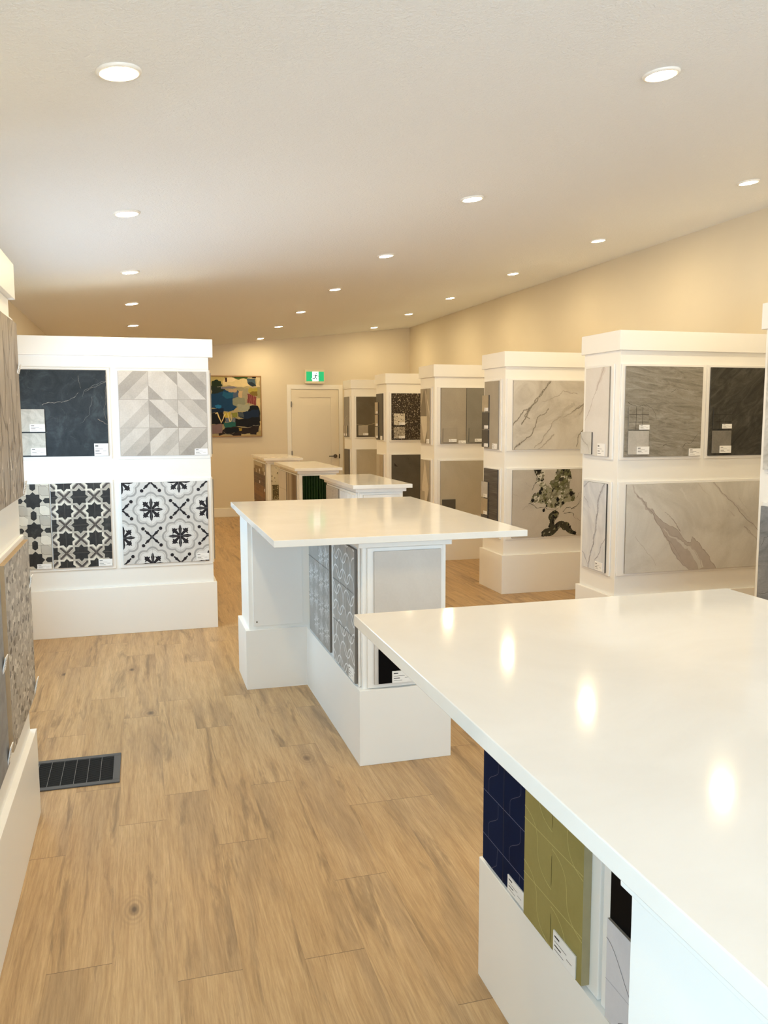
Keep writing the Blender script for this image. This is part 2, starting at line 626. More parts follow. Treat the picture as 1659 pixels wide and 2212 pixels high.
def disc_y(bm, x, z, r, y0, y1, n=20):
    a = [bm.verts.new((x + r * math.cos(2 * math.pi * k / n), y0, z + r * math.sin(2 * math.pi * k / n))) for k in range(n)]
    b = [bm.verts.new((v.co.x, y1, v.co.z)) for v in a]
    bm.faces.new(a)
    bm.faces.new(b[::-1])
    for i in range(n):
        bm.faces.new((a[i], b[i], b[(i + 1) % n], a[(i + 1) % n]))
bm = bmesh.new()
disc_y(bm, 3.11, 0.951, 0.032, pf - 0.012, pf)
disc_y(bm, 3.11, 0.951, 0.012, pf - 0.05, pf - 0.012)
box_bm(bm, 2.995, 3.12, pf - 0.058, pf - 0.046, 0.943, 0.959)
link('door_handle', bm, STEEL, door)
for z in (1.80, 1.0, 0.25):
    bm = bmesh.new()
    box_bm(bm, dx0 - 0.006, dx0 + 0.01, Y_E - 0.028, pf - 0.0005, z - 0.045, z + 0.045)
    link('hinge', bm, STEEL, door)
bm = bmesh.new()
box_bm(bm, dx1 - 0.004, dx1 + 0.012, Y_E - 0.026, pf - 0.0005, 0.915, 0.985)
link('strike_plate', bm, plain('dark_bronze', (60, 48, 36), 0.4), door)

# ------------------------------------------------------------------ ceiling lights
LENS = emis('lamp_lens', (255, 255, 255), 1.0)
lb = LENS.node_tree.nodes['Principled BSDF']
lb.inputs['Emission Color'].default_value = (*LAMP_COLOR, 1)
lb.inputs['Emission Strength'].default_value = LAMP_STRENGTH
RING = plain('lamp_trim_ring', (240, 236, 228), 0.35, 0.004)
tilt = -math.atan(0.11)
bm = bmesh.new()
lathe_bm(bm, [(0.050, -0.004), (0.053, -0.009), (0.062, -0.008), (0.066, -0.003), (0.066, 0.001), (0.050, 0.001), (0.050, -0.004)], 40)
ring_me = bpy.data.meshes.new('trim_ring')
bm.to_mesh(ring_me); bm.free(); ring_me.materials.append(RING)
bm = bmesh.new()
lathe_bm(bm, [(0.0, -0.0125), (0.02, -0.012), (0.038, -0.0095), (0.0495, -0.005), (0.0495, -0.001), (0.0, -0.001)], 32)
lens_me = bpy.data.meshes.new('lamp_lens')
bm.to_mesh(lens_me); bm.free(); lens_me.materials.append(LENS)
for me in (ring_me, lens_me):
    for p in me.polygons:
        p.use_smooth = True
ORD = ['nearest', 'second', 'third', 'fourth', 'fifth', 'sixth', 'farthest']
ROWS = [('left', 'above the aisle', -0.02, [2.70, 4.47, 6.21, 7.87, 9.68]),
        ('middle', 'over the islands', 1.83, [2.74, 4.51, 6.22, 7.93, 9.68, 11.27, 13.0]),
        ('right', 'beside the right wall', 3.58, [4.42, 6.15, 7.75, 9.49, 11.07, 12.83])]
for nm, where, x, ys in ROWS:
    allys = [(y, True) for y in ys] + [(y, False) for y in (([11.27, 13.0, -0.8] if nm == 'left' else []) + ([2.72] if nm == 'right' else []) + [])]
    for k, (y, vis) in enumerate(allys):
        if vis:
            o_ = ORD[k] if k < len(ys) - 1 else 'farthest'
            lab = 'round lit recessed downlight, %s of the %s ceiling row %s' % (o_, nm, where)
        else:
            lab = 'round lit recessed downlight out of view in the %s row, %s' % (nm, {11.27: 'behind the patterned tile tower', 13.0: 'near the end wall', 2.72: 'above the right edge', -0.8: 'behind the camera'}[y])
        t = thing('downlight', lab, 'ceiling light', (x, y, ceil_z(x)), 0, 'recessed ceiling downlights')
        t.rotation_euler = (0, tilt, 0)
        for n_, me in (('trim_ring', ring_me), ('lamp_lens', lens_me)):
            o = bpy.data.objects.new(n_, me)
            C.objects.link(o)
            o.parent = t

# ------------------------------------------------------------------ towers
PL, CR = 0.35, 2.015
def tower(label, x0, x1, y0, y1, ins, over):
    """ins: which sides are set in from the plinth (l,r,f,b); crown overhangs the same sides"""
    t = thing('display_tower', label, 'display tower', ((x0 + x1) / 2, (y0 + y1) / 2, 0), 0, 'white tile display towers')
    ox, oy = t.location.x, t.location.y
    i = 0.022
    l, r, f, b = [i if k else 0 for k in ins]
    box('plinth', x0 - ox, x1 - ox, y0 - oy, y1 - oy, 0, PL, WHITE, t, 0.002)
    box('body', x0 + l - ox, x1 - r - ox, y0 + f - oy, y1 - b - oy, PL, CR, WHITE, t, 0.0015)
    k = over
    box('crown', x0 + (k if l else 0) - ox, x1 - (k if r else 0) - ox, y0 + (k if f else 0) - oy, y1 - (k if b else 0) - oy, CR, 2.145, WHITE, t, 0.002)
    return t
RX0 = 3.070
RY = [3.14, 4.965, 6.795, 8.63, 10.48, 12.33]
TD = 0.515
RL = ['white tile display tower cut off by the right edge of the photo',
      'white tile display tower with the wide diagonal-veined marble slab, second from the right',
      'white tile display tower with the black and green splashed marble slab',
      'white tile display tower with plain grey tiles and a triangle-patterned end',
      'white tile display tower with the dark terrazzo board, second from the far door',
      'white tile display tower beside the far door, smallest in the row']
for lab, y in zip(RL, RY):
    tower(lab, RX0, X_R - 0.002, y, y + TD, (1, 0, 1, 1), 0.004)
AX, AY0, AY1 = -0.428, 1.95, 3.475
tower('white tile display tower cut off by the left edge of the photo', X_L + 0.002, AX, AY0, AY1, (0, 1, 1, 1), 0.0)
BX1, BY = 0.53, 6.33
tower('white tile display tower facing the aisle with black and white patterned tiles', X_L + 0.002, BX1, BY, BY + TD, (0, 1, 1, 1), -0.008)

# ------------------------------------------------------------------ sample boards
def face_front(yb):
    return (0.0, yb, 0.0), 0.0
def face_left(xb):        # looks towards -X ; u = -Y
    return (xb, 0.0, 0.0), -math.pi / 2
def face_right(xb):       # looks towards +X ; u = +Y
    return (xb, 0.0, 0.0), math.pi / 2
BT, TT = 0.012, 0.011
def sample_board(face, u0, u1, z0, z1, label, group, name='sample_board'):
    (ox, oy, _), a = face
    uc = (u0 + u1) / 2
    ca, sa = math.cos(a), math.sin(a)
    t = thing(name, label, 'tile sample board', (ox + ca * uc, oy + sa * uc, z0), a, group)
    box('backing_board', u0 - uc, u1 - uc, -BT, -0.0008, 0, z1 - z0, BOARD, t, 0.0025)
    t['_uc'] = uc
    t['_z0'] = z0
    return t
def place(t, F, u0, z0, out=BT, name='tile', bev=0.0012):
    """tile whose lower left corner is at u0,z0 with its back at distance out from the body"""
    o = F.build(name, t, (u0 + F.w / 2 - t['_uc'], -out - F.t, z0 + F.h / 2 - t['_z0']), bev)
    if name == 'swatch':
        SWATCHES.append((o, t, F.w, F.h, out))
    return o
SWATCHES = []
def card(t, u, z, out=BT + TT, w=0.095, h=0.05, tilt=0.0):
    c = label_card(t, u - t['_uc'], out + 0.0006, z - t['_z0'], w, h, 1, tilt)
    for sw, owner, sw_w, sw_h, sw_out in SWATCHES:
        dx, dz_ = c.location.x - sw.location.x, c.location.z - sw.location.z
        if owner is t and abs(dx) < sw_w / 2 and abs(dz_) < sw_h / 2 and out > sw_out + 0.001:
            c.location = c.location - sw.location
            c.parent = sw
            break
    return c
def slab(t, u0, u1, z0, z1, m, edge=None, out=BT, th=TT, name='tile'):
    F = Face(u1 - u0, z1 - z0, th, m, edge)
    return F, (lambda: place(t, F, u0, z0, out, name))

TONES = {}
def tone(rgb, rough=0.4):
    k = tuple(rgb) + (rough,)
    if k not in TONES:
        TONES[k] = plain('inlay_%d_%d_%d' % tuple(rgb), rgb, rough, 0.05, 25, spec=0.22)
    return TONES[k]

GW = 'sample boards on the display towers'

# --- stone materials
CHARCOAL = stone('charcoal_marble', [(0.3, (34, 40, 44)), (0.52, (46, 53, 58)), (0.7, (66, 74, 78))], 7, dist=1.2, fine=0.15)
CONC_L = stone('light_concrete', [(0.3, (196, 190, 182)), (0.6, (212, 207, 200))], 5, fine=0.1)
CONC_M = stone('mid_concrete', [(0.3, (180, 174, 166)), (0.6, (196, 190, 182))], 5, fine=0.12)
CONC_D = stone('dark_concrete', [(0.3, (158, 152, 145)), (0.6, (174, 168, 160))], 5, fine=0.12)
HEXST = stone('taupe_wood_stone', [(0.28, (126, 112, 98)), (0.48, (160, 147, 132)), (0.7, (178, 166, 152))], 5, (4, 1, 0.6), dist=0.8, fine=0.12)
CLOUD = stone('clouded_marble', [(0.3, (190, 186, 178)), (0.55, (214, 211, 205)), (0.75, (224, 222, 217))], 2.2, dist=1.0, fine=0.04)
CLOUDW = stone('warm_marble', [(0.28, (176, 168, 156)), (0.52, (204, 198, 188)), (0.75, (216, 211, 203))], 2.4, (1, 1, 1.4), 0.7, dist=1.3, fine=0.04)
WARMW = stone('cream_marble', [(0.3, (214, 208, 202)), (0.6, (226, 221, 216))], 2.0, fine=0.03)
COOLW = stone('cool_white_marble', [(0.3, (196, 198, 206)), (0.55, (220, 221, 225)), (0.75, (230, 230, 232))], 3.5, (1.6, 1, 0.8), 0.3, dist=1.5, fine=0.03)
QUARTZITE = stone('grey_quartzite', [(0.25, (112, 106, 95)), (0.45, (146, 140, 128)), (0.6, (164, 158, 147)), (0.8, (184, 179, 168))], 9, (0.5, 1, 2.8), -0.12, dist=1.6, detail=10, fine=0.2, fscale=120, bump=0.25)
DKQUARTZ = stone('dark_quartzite', [(0.25, (48, 47, 42)), (0.5, (70, 68, 62)), (0.78, (102, 99, 91))], 7, (0.8, 1, 2.4), 0.7, dist=1.5, detail=10, fine=0.2, fscale=120, bump=0.25)
SLATE = stone('grey_blue_slate', [(0.28, (110, 112, 116)), (0.5, (140, 142, 146)), (0.75, (160, 162, 166))], 6, (0.6, 1, 1.6), 0.3, dist=1.4, fine=0.14)
GREYW = stone('grey_veined_white', [(0.3, (170, 166, 160)), (0.5, (206, 203, 198)), (0.7, (224, 222, 219))], 7, dist=2.0, fine=0.06)
CEM_A = stone('taupe_cement', [(0.3, (160, 152, 138)), (0.65, (174, 166, 152))], 3, fine=0.07)
CEM_B = stone('grey_cement', [(0.3, (132, 128, 119)), (0.65, (146, 142, 132))], 3, fine=0.07)
CEM_C = stone('sand_cement', [(0.3, (176, 167, 148)), (0.65, (190, 182, 164))], 2, fine=0.06)
CEM_D = stone('umber_cement', [(0.3, (92, 84, 70)), (0.65, (108, 100, 86))], 3, fine=0.08)
CEM_E = stone('charcoal_cement', [(0.3, (84, 80, 72)), (0.65, (98, 94, 85))], 3, fine=0.08)
TERR_D = flecks('dark_terrazzo', (54, 46, 38), [(160, 148, 128), (98, 88, 74), (124, 112, 94), (52, 46, 40), (190, 178, 158), (84, 74, 62), (60, 52, 44)], 105, thresh=0.8)
TERR_L = flecks('pale_terrazzo', (206, 198, 182), [(70, 62, 54), (150, 140, 124), (110, 100, 88), (222, 216, 204)], 60, thresh=0.55)
TERR_M = flecks('mid_terrazzo', (156, 148, 134), [(66, 60, 54), (210, 204, 192), (104, 96, 86), (190, 182, 168)], 70, thresh=0.55)
TERR_G = flecks('beige_terrazzo', (200, 192, 172), [(150, 142, 126), (112, 106, 92), (180, 172, 154), (214, 208, 192)], 26, thresh=0.5)
SPECK = flecks('speckled_pebble_stone', (164, 158, 150), [(128, 120, 111), (190, 184, 175), (146, 139, 130), (202, 196, 187), (96, 88, 81), (172, 166, 158), (180, 174, 165), (152, 145, 137)], 70, (0.5, 1, 0.9), thresh=0.95)
LINEAR = NT('charcoal_linear_weave')
_o = LINEAR.obj()
LINEAR.base(LINEAR.ramp(LINEAR.noise(LINEAR.map(_o, (3, 1, 90)), 1.0, 3, 0.5), [(0.3, (58, 54, 52)), (0.5, (80, 76, 73)), (0.7, (106, 101, 97))]))
LINEAR.rough(0.5)
LINEAR = LINEAR.m
SW_GREY = stone('pale_grey_swatch', [(0.3, (176, 172, 165)), (0.6, (196, 192, 186))], 7, fine=0.1)
SW_TAN = stone('tan_swatch', [(0.3, (166, 152, 128)), (0.65, (184, 170, 146))], 8, fine=0.1)
SW_WHITE = stone('white_stone_swatch', [(0.25, (158, 156, 147)), (0.55, (200, 198, 190))], 9, dist=1.5, fine=0.08)

# ------------------------------------------------------------------ tower B (patterned tiles)
fB = face_front(BY + 0.022)
t = sample_board(fB, -0.838, -0.188, 1.285, 1.93, 'charcoal marble sample board with hairline veins, left of the chevron board', GW)
F, go = slab(t, -0.812, -0.209, 1.308, 1.913, CHARCOAL, EDGE_DARK)
rg = random.Random(3)
v1, v2, v3 = tone((150, 144, 136)), tone((112, 112, 110)), tone((168, 150, 132))
for pts, ww, m in (([(0.301, 0.225), (0.149, 0.155), (0.138, 0.116)], 0.0028, v2), ([(0.301, 0.225), (0.2, 0.18), (0.149, 0.155)], 0.0018, v1),
                   ([(-0.13, 0.057), (-0.002, 0.077), (0.112, 0.145)], 0.003, v1), ([(0.235, -0.04), (0.299, -0.08)], 0.0022, v3),
                   ([(0.203, 0.117), (0.18, -0.011), (0.12, -0.07)], 0.0022, v2), ([(0.116, 0.262), (0.131, 0.175)], 0.0014, v1),
                   ([(0.298, 0.30), (0.29, 0.1), (0.296, -0.05)], 0.0014, v3), ([(-0.14, -0.16), (-0.1, -0.13)], 0.002, v1)):
    F.strip(frac_line(pts, 0.13, 4, rg), ww, m, 1, ww * 0.4, 0.6)
for _ in range(26):
    x, y = rg.uniform(-0.28, 0.29), rg.uniform(-0.28, 0.29)
    a = rg.uniform(0, 3.1); l = rg.uniform(0.01, 0.05)
    F.strip(frac_line([(x, y), (x + l * math.cos(a), y + l * math.sin(a))], 0.14, 3, rg), 0.0008, tone((84, 88, 90)), 1)
go()
for z0, z1 in ((1.483, 1.640), (1.318, 1.474)):
    Fs = Face(0.155, z1 - z0, 0.008, SW_WHITE, EDGE_DARK)
    sw = place(t, Fs, -0.782, z0, BT + TT, 'swatch')
    sw['label'] = 'pale stone swatch'
    card(t, -0.725, z0, BT + TT + 0.008, 0.098, 0.052)
card(t, -0.307, 1.309, w=0.096, h=0.088)

t = sample_board(fB, -0.150, 0.505, 1.280, 1.928, 'grey chevron-patterned concrete sample board, upper right on the tower across the aisle', GW)
F, go = slab(t, -0.130, 0.488, 1.304, 1.911, CONC_M)
s = 0.2035
DIR = [[1, -1, -1], [1, -1, -1], [1, 1, 1]]
PAT = [['LMDL', 'DLLD', 'MLDM'], ['LMLL', 'MDLM', 'DLMD'], ['DMLM', 'LMLD', 'LDML']]
TM = {'L': CONC_L, 'M': CONC_M, 'D': CONC_D}
for r in range(3):
    for c in range(3):
        x0, y1 = -0.305 + c * s, 0.305 - r * s
        y0 = y1 - s
        ptn = ['DLML', 'LDLM', 'MLDL', 'LMLD'][(r * 3 + c * 2) % 4] if False else PAT[r][c]
        cell = rect(x0, y0, x0 + s, y1)
        for k in range(4):
            lo, hi = -1 + k * 0.5, -0.5 + k * 0.5
            # band between two diagonals inside the cell
            band = []
            def dv(p):
                q = (p[0] - x0) / s, (p[1] - y0) / s
                return q[1] - q[0] if DIR[r][c] > 0 else q[0] + q[1] - 1
            pts = cell
            for lim, sg in ((lo, 1), (hi, -1)):
                out = []
                for i in range(len(pts)):
                    p, q = pts[i], pts[i - 1]
                    fp, fq = (dv(p) - lim) * sg, (dv(q) - lim) * sg
                    if fp >= 0:
                        if fq < 0:
                            tt = fq / (fq - fp)
                            out.append((q[0] + tt * (p[0] - q[0]), q[1] + tt * (p[1] - q[1])))
                        out.append(p)
                    elif fq >= 0:
                        tt = fq / (fq - fp)
                        out.append((q[0] + tt * (p[0] - q[0]), q[1] + tt * (p[1] - q[1])))
                pts = out
                if len(pts) < 3:
                    break
            if len(pts) > 2:
                F.add(pts, TM[ptn[k]], 1)
grid_lines(F, (-0.1015, 0.1015), (0.1015, -0.1015), tone((158, 151, 142)), 0.003)
go()
card(t, 0.392, 1.306, w=0.094, h=0.046)

# star and strap mosaic
t = sample_board(fB, -0.858, -0.190, 0.487, 1.137, 'black and cream star mosaic sample board, lower left on the tower across the aisle', GW)
SB = stone('black_star_stone', [(0.3, (44, 42, 41)), (0.55, (58, 56, 54)), (0.75, (82, 80, 77))], 9, dist=1.2, fine=0.15)
SX = tone((84, 76, 72)); SC = tone((222, 214, 200)); SG = tone((184, 176, 164)); SP = tone((200, 192, 178)); SL = tone((112, 104, 94))
F, go = slab(t, -0.612, -0.213, 0.511, 1.116, SC)
g = 0.1008
for i in range(-3, 4):
    for j in range(-4, 5):
        cx, cy = -0.01 + i * g, 0.205 + (j - 2) * g
        if (i + j) % 2 == 0:
            m, m2 = (SC, SG) if j % 2 else (SG, SC)
            F.add([(cx - g, cy), (cx, cy - g), (cx + g, cy), (cx, cy + g)], m2, 1)
            F.add(star(cx, cy, 0.086, 0.064, 8), SL, 2)
            F.add(star(cx, cy, 0.084, 0.062, 8), m, 3)
            F.add(star(cx, cy, 0.062, 0.0455, 8), SB, 4)
        else:
            for sg in (1, -1):
                prof = [(-0.062, 0.0), (-0.054, 0.0075), (0.054, 0.0075), (0.062, 0.0), (0.054, -0.0075), (-0.054, -0.0075)]
                q = 0.70711
                F.add([(cx + q * (a_ - sg * b_), cy + q * (sg * a_ + b_)) for a_, b_ in prof], SX, 5)
grid_lines(F, (-0.11, 0.092), (0.205, 0.0034, -0.198), tone((120, 112, 104)), 0.0014, 6)
go()
F, go = slab(t, -0.838, -0.622, 0.511, 1.116, SP)
for j in range(-2, 3):
    cy = 0.185 - 0.105 * 0 + j * 0.211
    cx = 0.0
    for sx in (-1, 1):
        # pale petal pieces round the stars
        for sy in (-1, 1):
            px_, py_ = cx + sx * 0.072, cy + sy * 0.070
            F.add([(px_ - 0.034, py_ - 0.018), (px_ - 0.012, py_ - 0.036), (px_ + 0.034, py_ - 0.036), (px_ + 0.034, py_ + 0.014), (px_ + 0.010, py_ + 0.036), (px_ - 0.034, py_ + 0.036)], SL, 1)
            F.add([(px_ - 0.032, py_ - 0.017), (px_ - 0.011, py_ - 0.034), (px_ + 0.034, py_ - 0.034), (px_ + 0.034, py_ + 0.014), (px_ + 0.009, py_ + 0.034), (px_ - 0.032, py_ + 0.034)], SG if (sx + sy) else SC, 2)
        ex = cx + sx * 0.098
        F.add([(ex - 0.034, cy), (ex - 0.02, cy + 0.018), (ex + 0.02, cy + 0.018), (ex + 0.034, cy), (ex + 0.02, cy - 0.018), (ex - 0.02, cy - 0.018)], SB, 4)
    ey = cy + 0.1055
    F.add([(cx, ey - 0.036), (cx + 0.019, ey - 0.022), (cx + 0.019, ey + 0.022), (cx, ey + 0.036), (cx - 0.019, ey + 0.022), (cx - 0.019, ey - 0.022)], SB, 4)
    F.add(rect(-0.2, ey - 0.0007, 0.2, ey + 0.0007), SL, 3)
    F.add(star(cx, cy, 0.063, 0.0475, 8), SB, 4)
go()
card(t, -0.722, 0.512, w=0.094, h=0.034)
card(t, -0.309, 0.512, w=0.095, h=0.050)

# flower encaustic
t = sample_board(fB, -0.160, 0.503, 0.487, 1.133, 'black snowflake-flower encaustic sample board with grey scalloped rings, right of the star mosaic board', GW)
E0, E1, E2, E3 = tone((212, 210, 208)), tone((166, 164, 163)), tone((222, 221, 220)), tone((36, 30, 34))
E4 = tone((196, 194, 192))
F, go = slab(t, -0.135, 0.477, 0.514, 1.112, E0)
g = 0.2015
fx, fy = -0.102, 0.098
def flower(cx, cy):
    F.add(scallop(cx, cy, 0.112, 0.020), E1, 1)
    F.add(scallop(cx, cy, 0.099, 0.019), E0, 2)
    F.add(scallop(cx, cy, 0.092, 0.018), E4, 3)
    F.add(scallop(cx, cy, 0.088, 0.0175), E2, 4)
    for k in range(8):
        a = k * math.pi / 4
        ca, sa = math.cos(a), math.sin(a)
        if k % 2 == 0:
            prof = [(0.0, 0.014), (0.040, 0.010), (0.054, 0.013), (0.062, 0.009), (0.074, 0.007), (0.086, 0.0)]
        else:
            prof = [(0.0, 0.012), (0.040, 0.008), (0.045, 0.018), (0.054, 0.027), (0.058, 0.016), (0.070, 0.014), (0.072, 0.006), (0.085, 0.0)]
        pts = prof + [(r_, -h_) for r_, h_ in prof[::-1][1:]]
        F.add([(cx + ca * r_ - sa * h_, cy + sa * r_ + ca * h_) for r_, h_ in pts], E3, 5)
    F.add(circ(cx, cy, 0.047), E3, 6)
    for k in range(8):
        a = (k + 0.5) * math.pi / 4
        ca, sa = math.cos(a), math.sin(a)
        prof = [(0.022, 0.0), (0.036, 0.0045), (0.048, 0.0075), (0.053, 0.0)]
        pts = prof + [(r_, -h_) for r_, h_ in prof[::-1][1:-1]]
        F.add([(cx + ca * r_ - sa * h_, cy + sa * r_ + ca * h_) for r_, h_ in pts], E2, 7)
def cross_motif(cx, cy):
    for k in range(4):
        a = math.pi / 4 + k * math.pi / 2
        ca, sa = math.cos(a), math.sin(a)
        prof = [(0.0, 0.008), (0.022, 0.005), (0.036, 0.008), (0.046, 0.011), (0.056, 0.005), (0.066, 0.006), (0.072, 0.0)]
        pts = prof + [(r_, -h_) for r_, h_ in prof[::-1][1:]]
        F.add([(cx + ca * r_ - sa * h_, cy + sa * r_ + ca * h_) for r_, h_ in pts], E3, 6)
        F.add(circ(cx + ca * 0.088, cy + sa * 0.088, 0.0125, 16), E3, 6)
for i in range(-2, 4):
    for j in range(-3, 3):
        if (i + j) % 2 == 0:
            flower(fx + i * g, fy + j * g)
        else:
            cross_motif(fx + i * g, fy + j * g)
grid_lines(F, (fx, fx + g), (fy, fy - g), tone((176, 174, 174)), 0.0012, 7)
go()
card(t, 0.384, 0.522, w=0.092, h=0.050)

# narrow end of tower B: boards seen edge on
fBr = face_right(BX1 - 0.022)
for z0, z1, lab in ((1.285, 1.928, 'narrow sample board seen edge-on beside the painting, upper of two'), (0.487, 1.135, 'narrow sample board seen edge-on at the aisle tower corner, lower of two')):
    t = sample_board(fBr, BY + 0.08, BY + 0.455, z0, z1, lab, GW)
    F, go = slab(t, BY + 0.115, BY + 0.42, z0 + 0.02, z1 - 0.02, CEM_B)
    go()

# ------------------------------------------------------------------ tower A (left edge)
fA = face_right(AX - 0.022)
u0, u1 = 2.80, 3.455
t = sample_board(fA, u0, u1, 1.272, 1.942, 'taupe elongated hexagon tile sample board at the left edge, upper of the two there', GW)
F, go = slab(t, u0 + 0.03, u1 - 0.012, 1.285, 1.925, HEXST, EDGE_TAN, th=0.014)
hl = tone((92, 80, 68)); hl2 = tone((130, 116, 102))
W_, H_ = 0.135, 0.40
rg = random.Random(11)
for i in range(-4, 5):
    for j in range(-3, 4):
        cx = i * W_ + 0.02
        cy = j * 0.31 + (0.155 if i % 2 else 0)
        hx = [(cx - W_ / 2, cy - 0.105), (cx, cy - 0.205), (cx + W_ / 2, cy - 0.105), (cx + W_ / 2, cy + 0.105), (cx, cy + 0.205), (cx - W_ / 2, cy + 0.105)]
        for a, b in zip(hx[:3], hx[1:4]):
            F.strip([a, b], 0.006 if abs(b[0] - a[0]) < 0.01 else 0.0035, hl if rg.random() < 0.55 else hl2, 2)
for _ in range(56):
    x, y = rg.uniform(-0.3, 0.3), -0.32 + abs(rg.gauss(0, 0.15))
    l = rg.uniform(0.015, 0.05)
    F.strip(frac_line([(x, y), (x + rg.uniform(-0.006, 0.006), y + l)], 0.2, 2, rg), rg.uniform(0.012, 0.035), tone((132, 118, 105)) if rg.random() < 0.6 else tone((198, 188, 176)), 1, 0.001, 0.4)
go()
card(t, u1 - 0.058, 1.738, BT + 0.016, 0.05, 0.036, 0.25)
card(t, u1 - 0.060, 1.288, BT + 0.016, 0.05, 0.05, 0.2)
t = sample_board(fA, u0, u1, 0.49, 1.13, 'speckled grey pebble-stone sample board at the left edge, lower of the two there', GW)
F, go = slab(t, u0 + 0.03, u1 - 0.012, 0.503, 1.112, SPECK, EDGE_TAN, th=0.018)
F.strip([(-0.3, 0.02), (0.31, 0.10)], 0.003, hl2, 1)
go()
card(t, u1 - 0.055, 0.93, BT + 0.02, 0.05, 0.045, 0.2)
card(t, u1 - 0.050, 0.508, BT + 0.02, 0.05, 0.06, 0.2)
t = sample_board(fA, 2.10, 2.765, 0.49, 1.13, 'grey stone sample board only just showing at the left edge, nearest the camera', GW)
F, go = slab(t, 2.13, 2.742, 0.503, 1.112, SLATE, EDGE_TAN, th=0.018)
go()
card(t, 2.70, 0.80, BT + 0.02, 0.05, 0.05, 0.2)
card(t, 2.70, 0.508, BT + 0.02, 0.05, 0.06, 0.2)
# ------------------------------------------------------------------ tower R1
xn = RX0 + 0.022
fN = face_left(xn)
def narrow(y0, z0, z1, label):
    return sample_board(fN, -(y0 + 0.452), -(y0 + 0.078), z0, z1, label, GW)
def nr(y0):
    return -(y0 + 0.430), -(y0 + 0.117)
y0 = RY[0]
t = narrow(y0, 1.285, 1.928, 'grey-veined white marble sample board on the right-edge tower, upper of its end')
a, b = nr(y0)
F, go = slab(t, a - 0.02, b + 0.02, 1.303, 1.91, GREYW)
rg = random.Random(5)
for _ in range(14):
    x, y = rg.uniform(-0.16, 0.16), rg.uniform(-0.3, 0.3)
    F.strip(frac_line([(x, y), (x + rg.uniform(0.02, 0.1), y + rg.uniform(0.05, 0.14))], 0.25, 4, rg), 0.004, tone((150, 145, 138)), 1, 0.001, 0.5)
go()
t = narrow(y0, 0.487, 1.135, 'grey-blue slate sample board on the right-edge tower, lower of its end')
F, go = slab(t, a - 0.02, b + 0.02, 0.505, 1.115, SLATE, EDGE_DARK)
for pts in ([(-0.16, 0.1), (-0.1, 0.16), (-0.02, 0.18)], [(-0.16, -0.15), (-0.08, -0.12), (0.04, -0.05)]):
    F.strip(frac_line(pts, 0.2, 4, rg), 0.003, tone((96, 96, 98)), 1, 0.001, 0.5)
go()

# ------------------------------------------------------------------ tower R2
y0 = RY[1]
fF = face_front(y0 + 0.022)
t = sample_board(fF, 3.098, 3.742, 1.285, 1.928, 'rippled grey quartzite sample board with a small grid mosaic swatch', GW)
F, go = slab(t, 3.124, 3.722, 1.305, 1.911, QUARTZITE)
rg = random.Random(21)
dk = tone((96, 90, 80))
F.strip(frac_line([(-0.28, 0.063), (-0.162, 0.046), (-0.082, 0.012), (-0.06, -0.056)], 0.2, 4, rg), 0.0035, dk, 1, 0.0015, 0.7)
F.strip(frac_line([(0.149, -0.244), (0.229, -0.206), (0.273, -0.158)], 0.2, 4, rg), 0.004, dk, 1, 0.002, 0.7)
F.strip(frac_line([(0.0, -0.23), (0.03, -0.222)], 0.2, 3, rg), 0.006, dk, 1, 0.002, 0.5)
F.strip(frac_line([(0.05, 0.13), (0.16, 0.15), (0.22, 0.14)], 0.2, 4, rg), 0.002, dk, 1, 0.001, 0.6)
go()
Fs = Face(0.152, 0.15, 0.008, QUARTZITE)
grid_lines(Fs, (-0.022, 0.027), (0.026, -0.025), tone((70, 64, 56)), 0.003, 1)
place(t, Fs, 3.149, 1.489, BT + TT, 'swatch')['label'] = 'small square mosaic swatch'
card(t, 3.228, 1.489, BT + TT + 0.008, 0.078, 0.032)
Fs = Face(0.158, 0.158, 0.008, SW_GREY)
place(t, Fs, 3.148, 1.322, BT + TT, 'swatch')['label'] = 'plain grey swatch'
card(t, 3.214, 1.323, BT + TT + 0.008, 0.095, 0.052)
card(t, 3.628, 1.307)
t = sample_board(fF, 3.764, 4.398, 1.285, 1.928, 'near-black quartzite sample board with grey mosaic swatch, right of the rippled grey one', GW)
F, go = slab(t, 3.786, 4.384, 1.305, 1.911, DKQUARTZ, EDGE_DARK)
F.strip(frac_line([(-0.15, 0.02), (-0.05, 0.1), (0.1, 0.2)], 0.2, 4, rg), 0.002, tone((58, 56, 50)), 1, 0.001, 0.5)
go()
Fs = Face(0.150, 0.15, 0.008, DKQUARTZ, EDGE_DARK)
grid_lines(Fs, (-0.025, 0.025), (0.025, -0.025), tone((34, 32, 28)), 0.002, 1)
place(t, Fs, 3.812, 1.489, BT + TT, 'swatch')['label'] = 'dark square mosaic swatch'
card(t, 3.884, 1.492, BT + TT + 0.008, 0.078, 0.032)
Fs = Face(0.152, 0.155, 0.008, stone('mid_grey_swatch', [(0.3, (118, 114, 107)), (0.65, (140, 136, 128))], 6, (1, 1, 1), 0.7, fine=0.15))
place(t, Fs, 3.812, 1.322, BT + TT, 'swatch')['label'] = 'mid grey swatch'
card(t, 3.870, 1.323, BT + TT + 0.008, 0.094, 0.05)

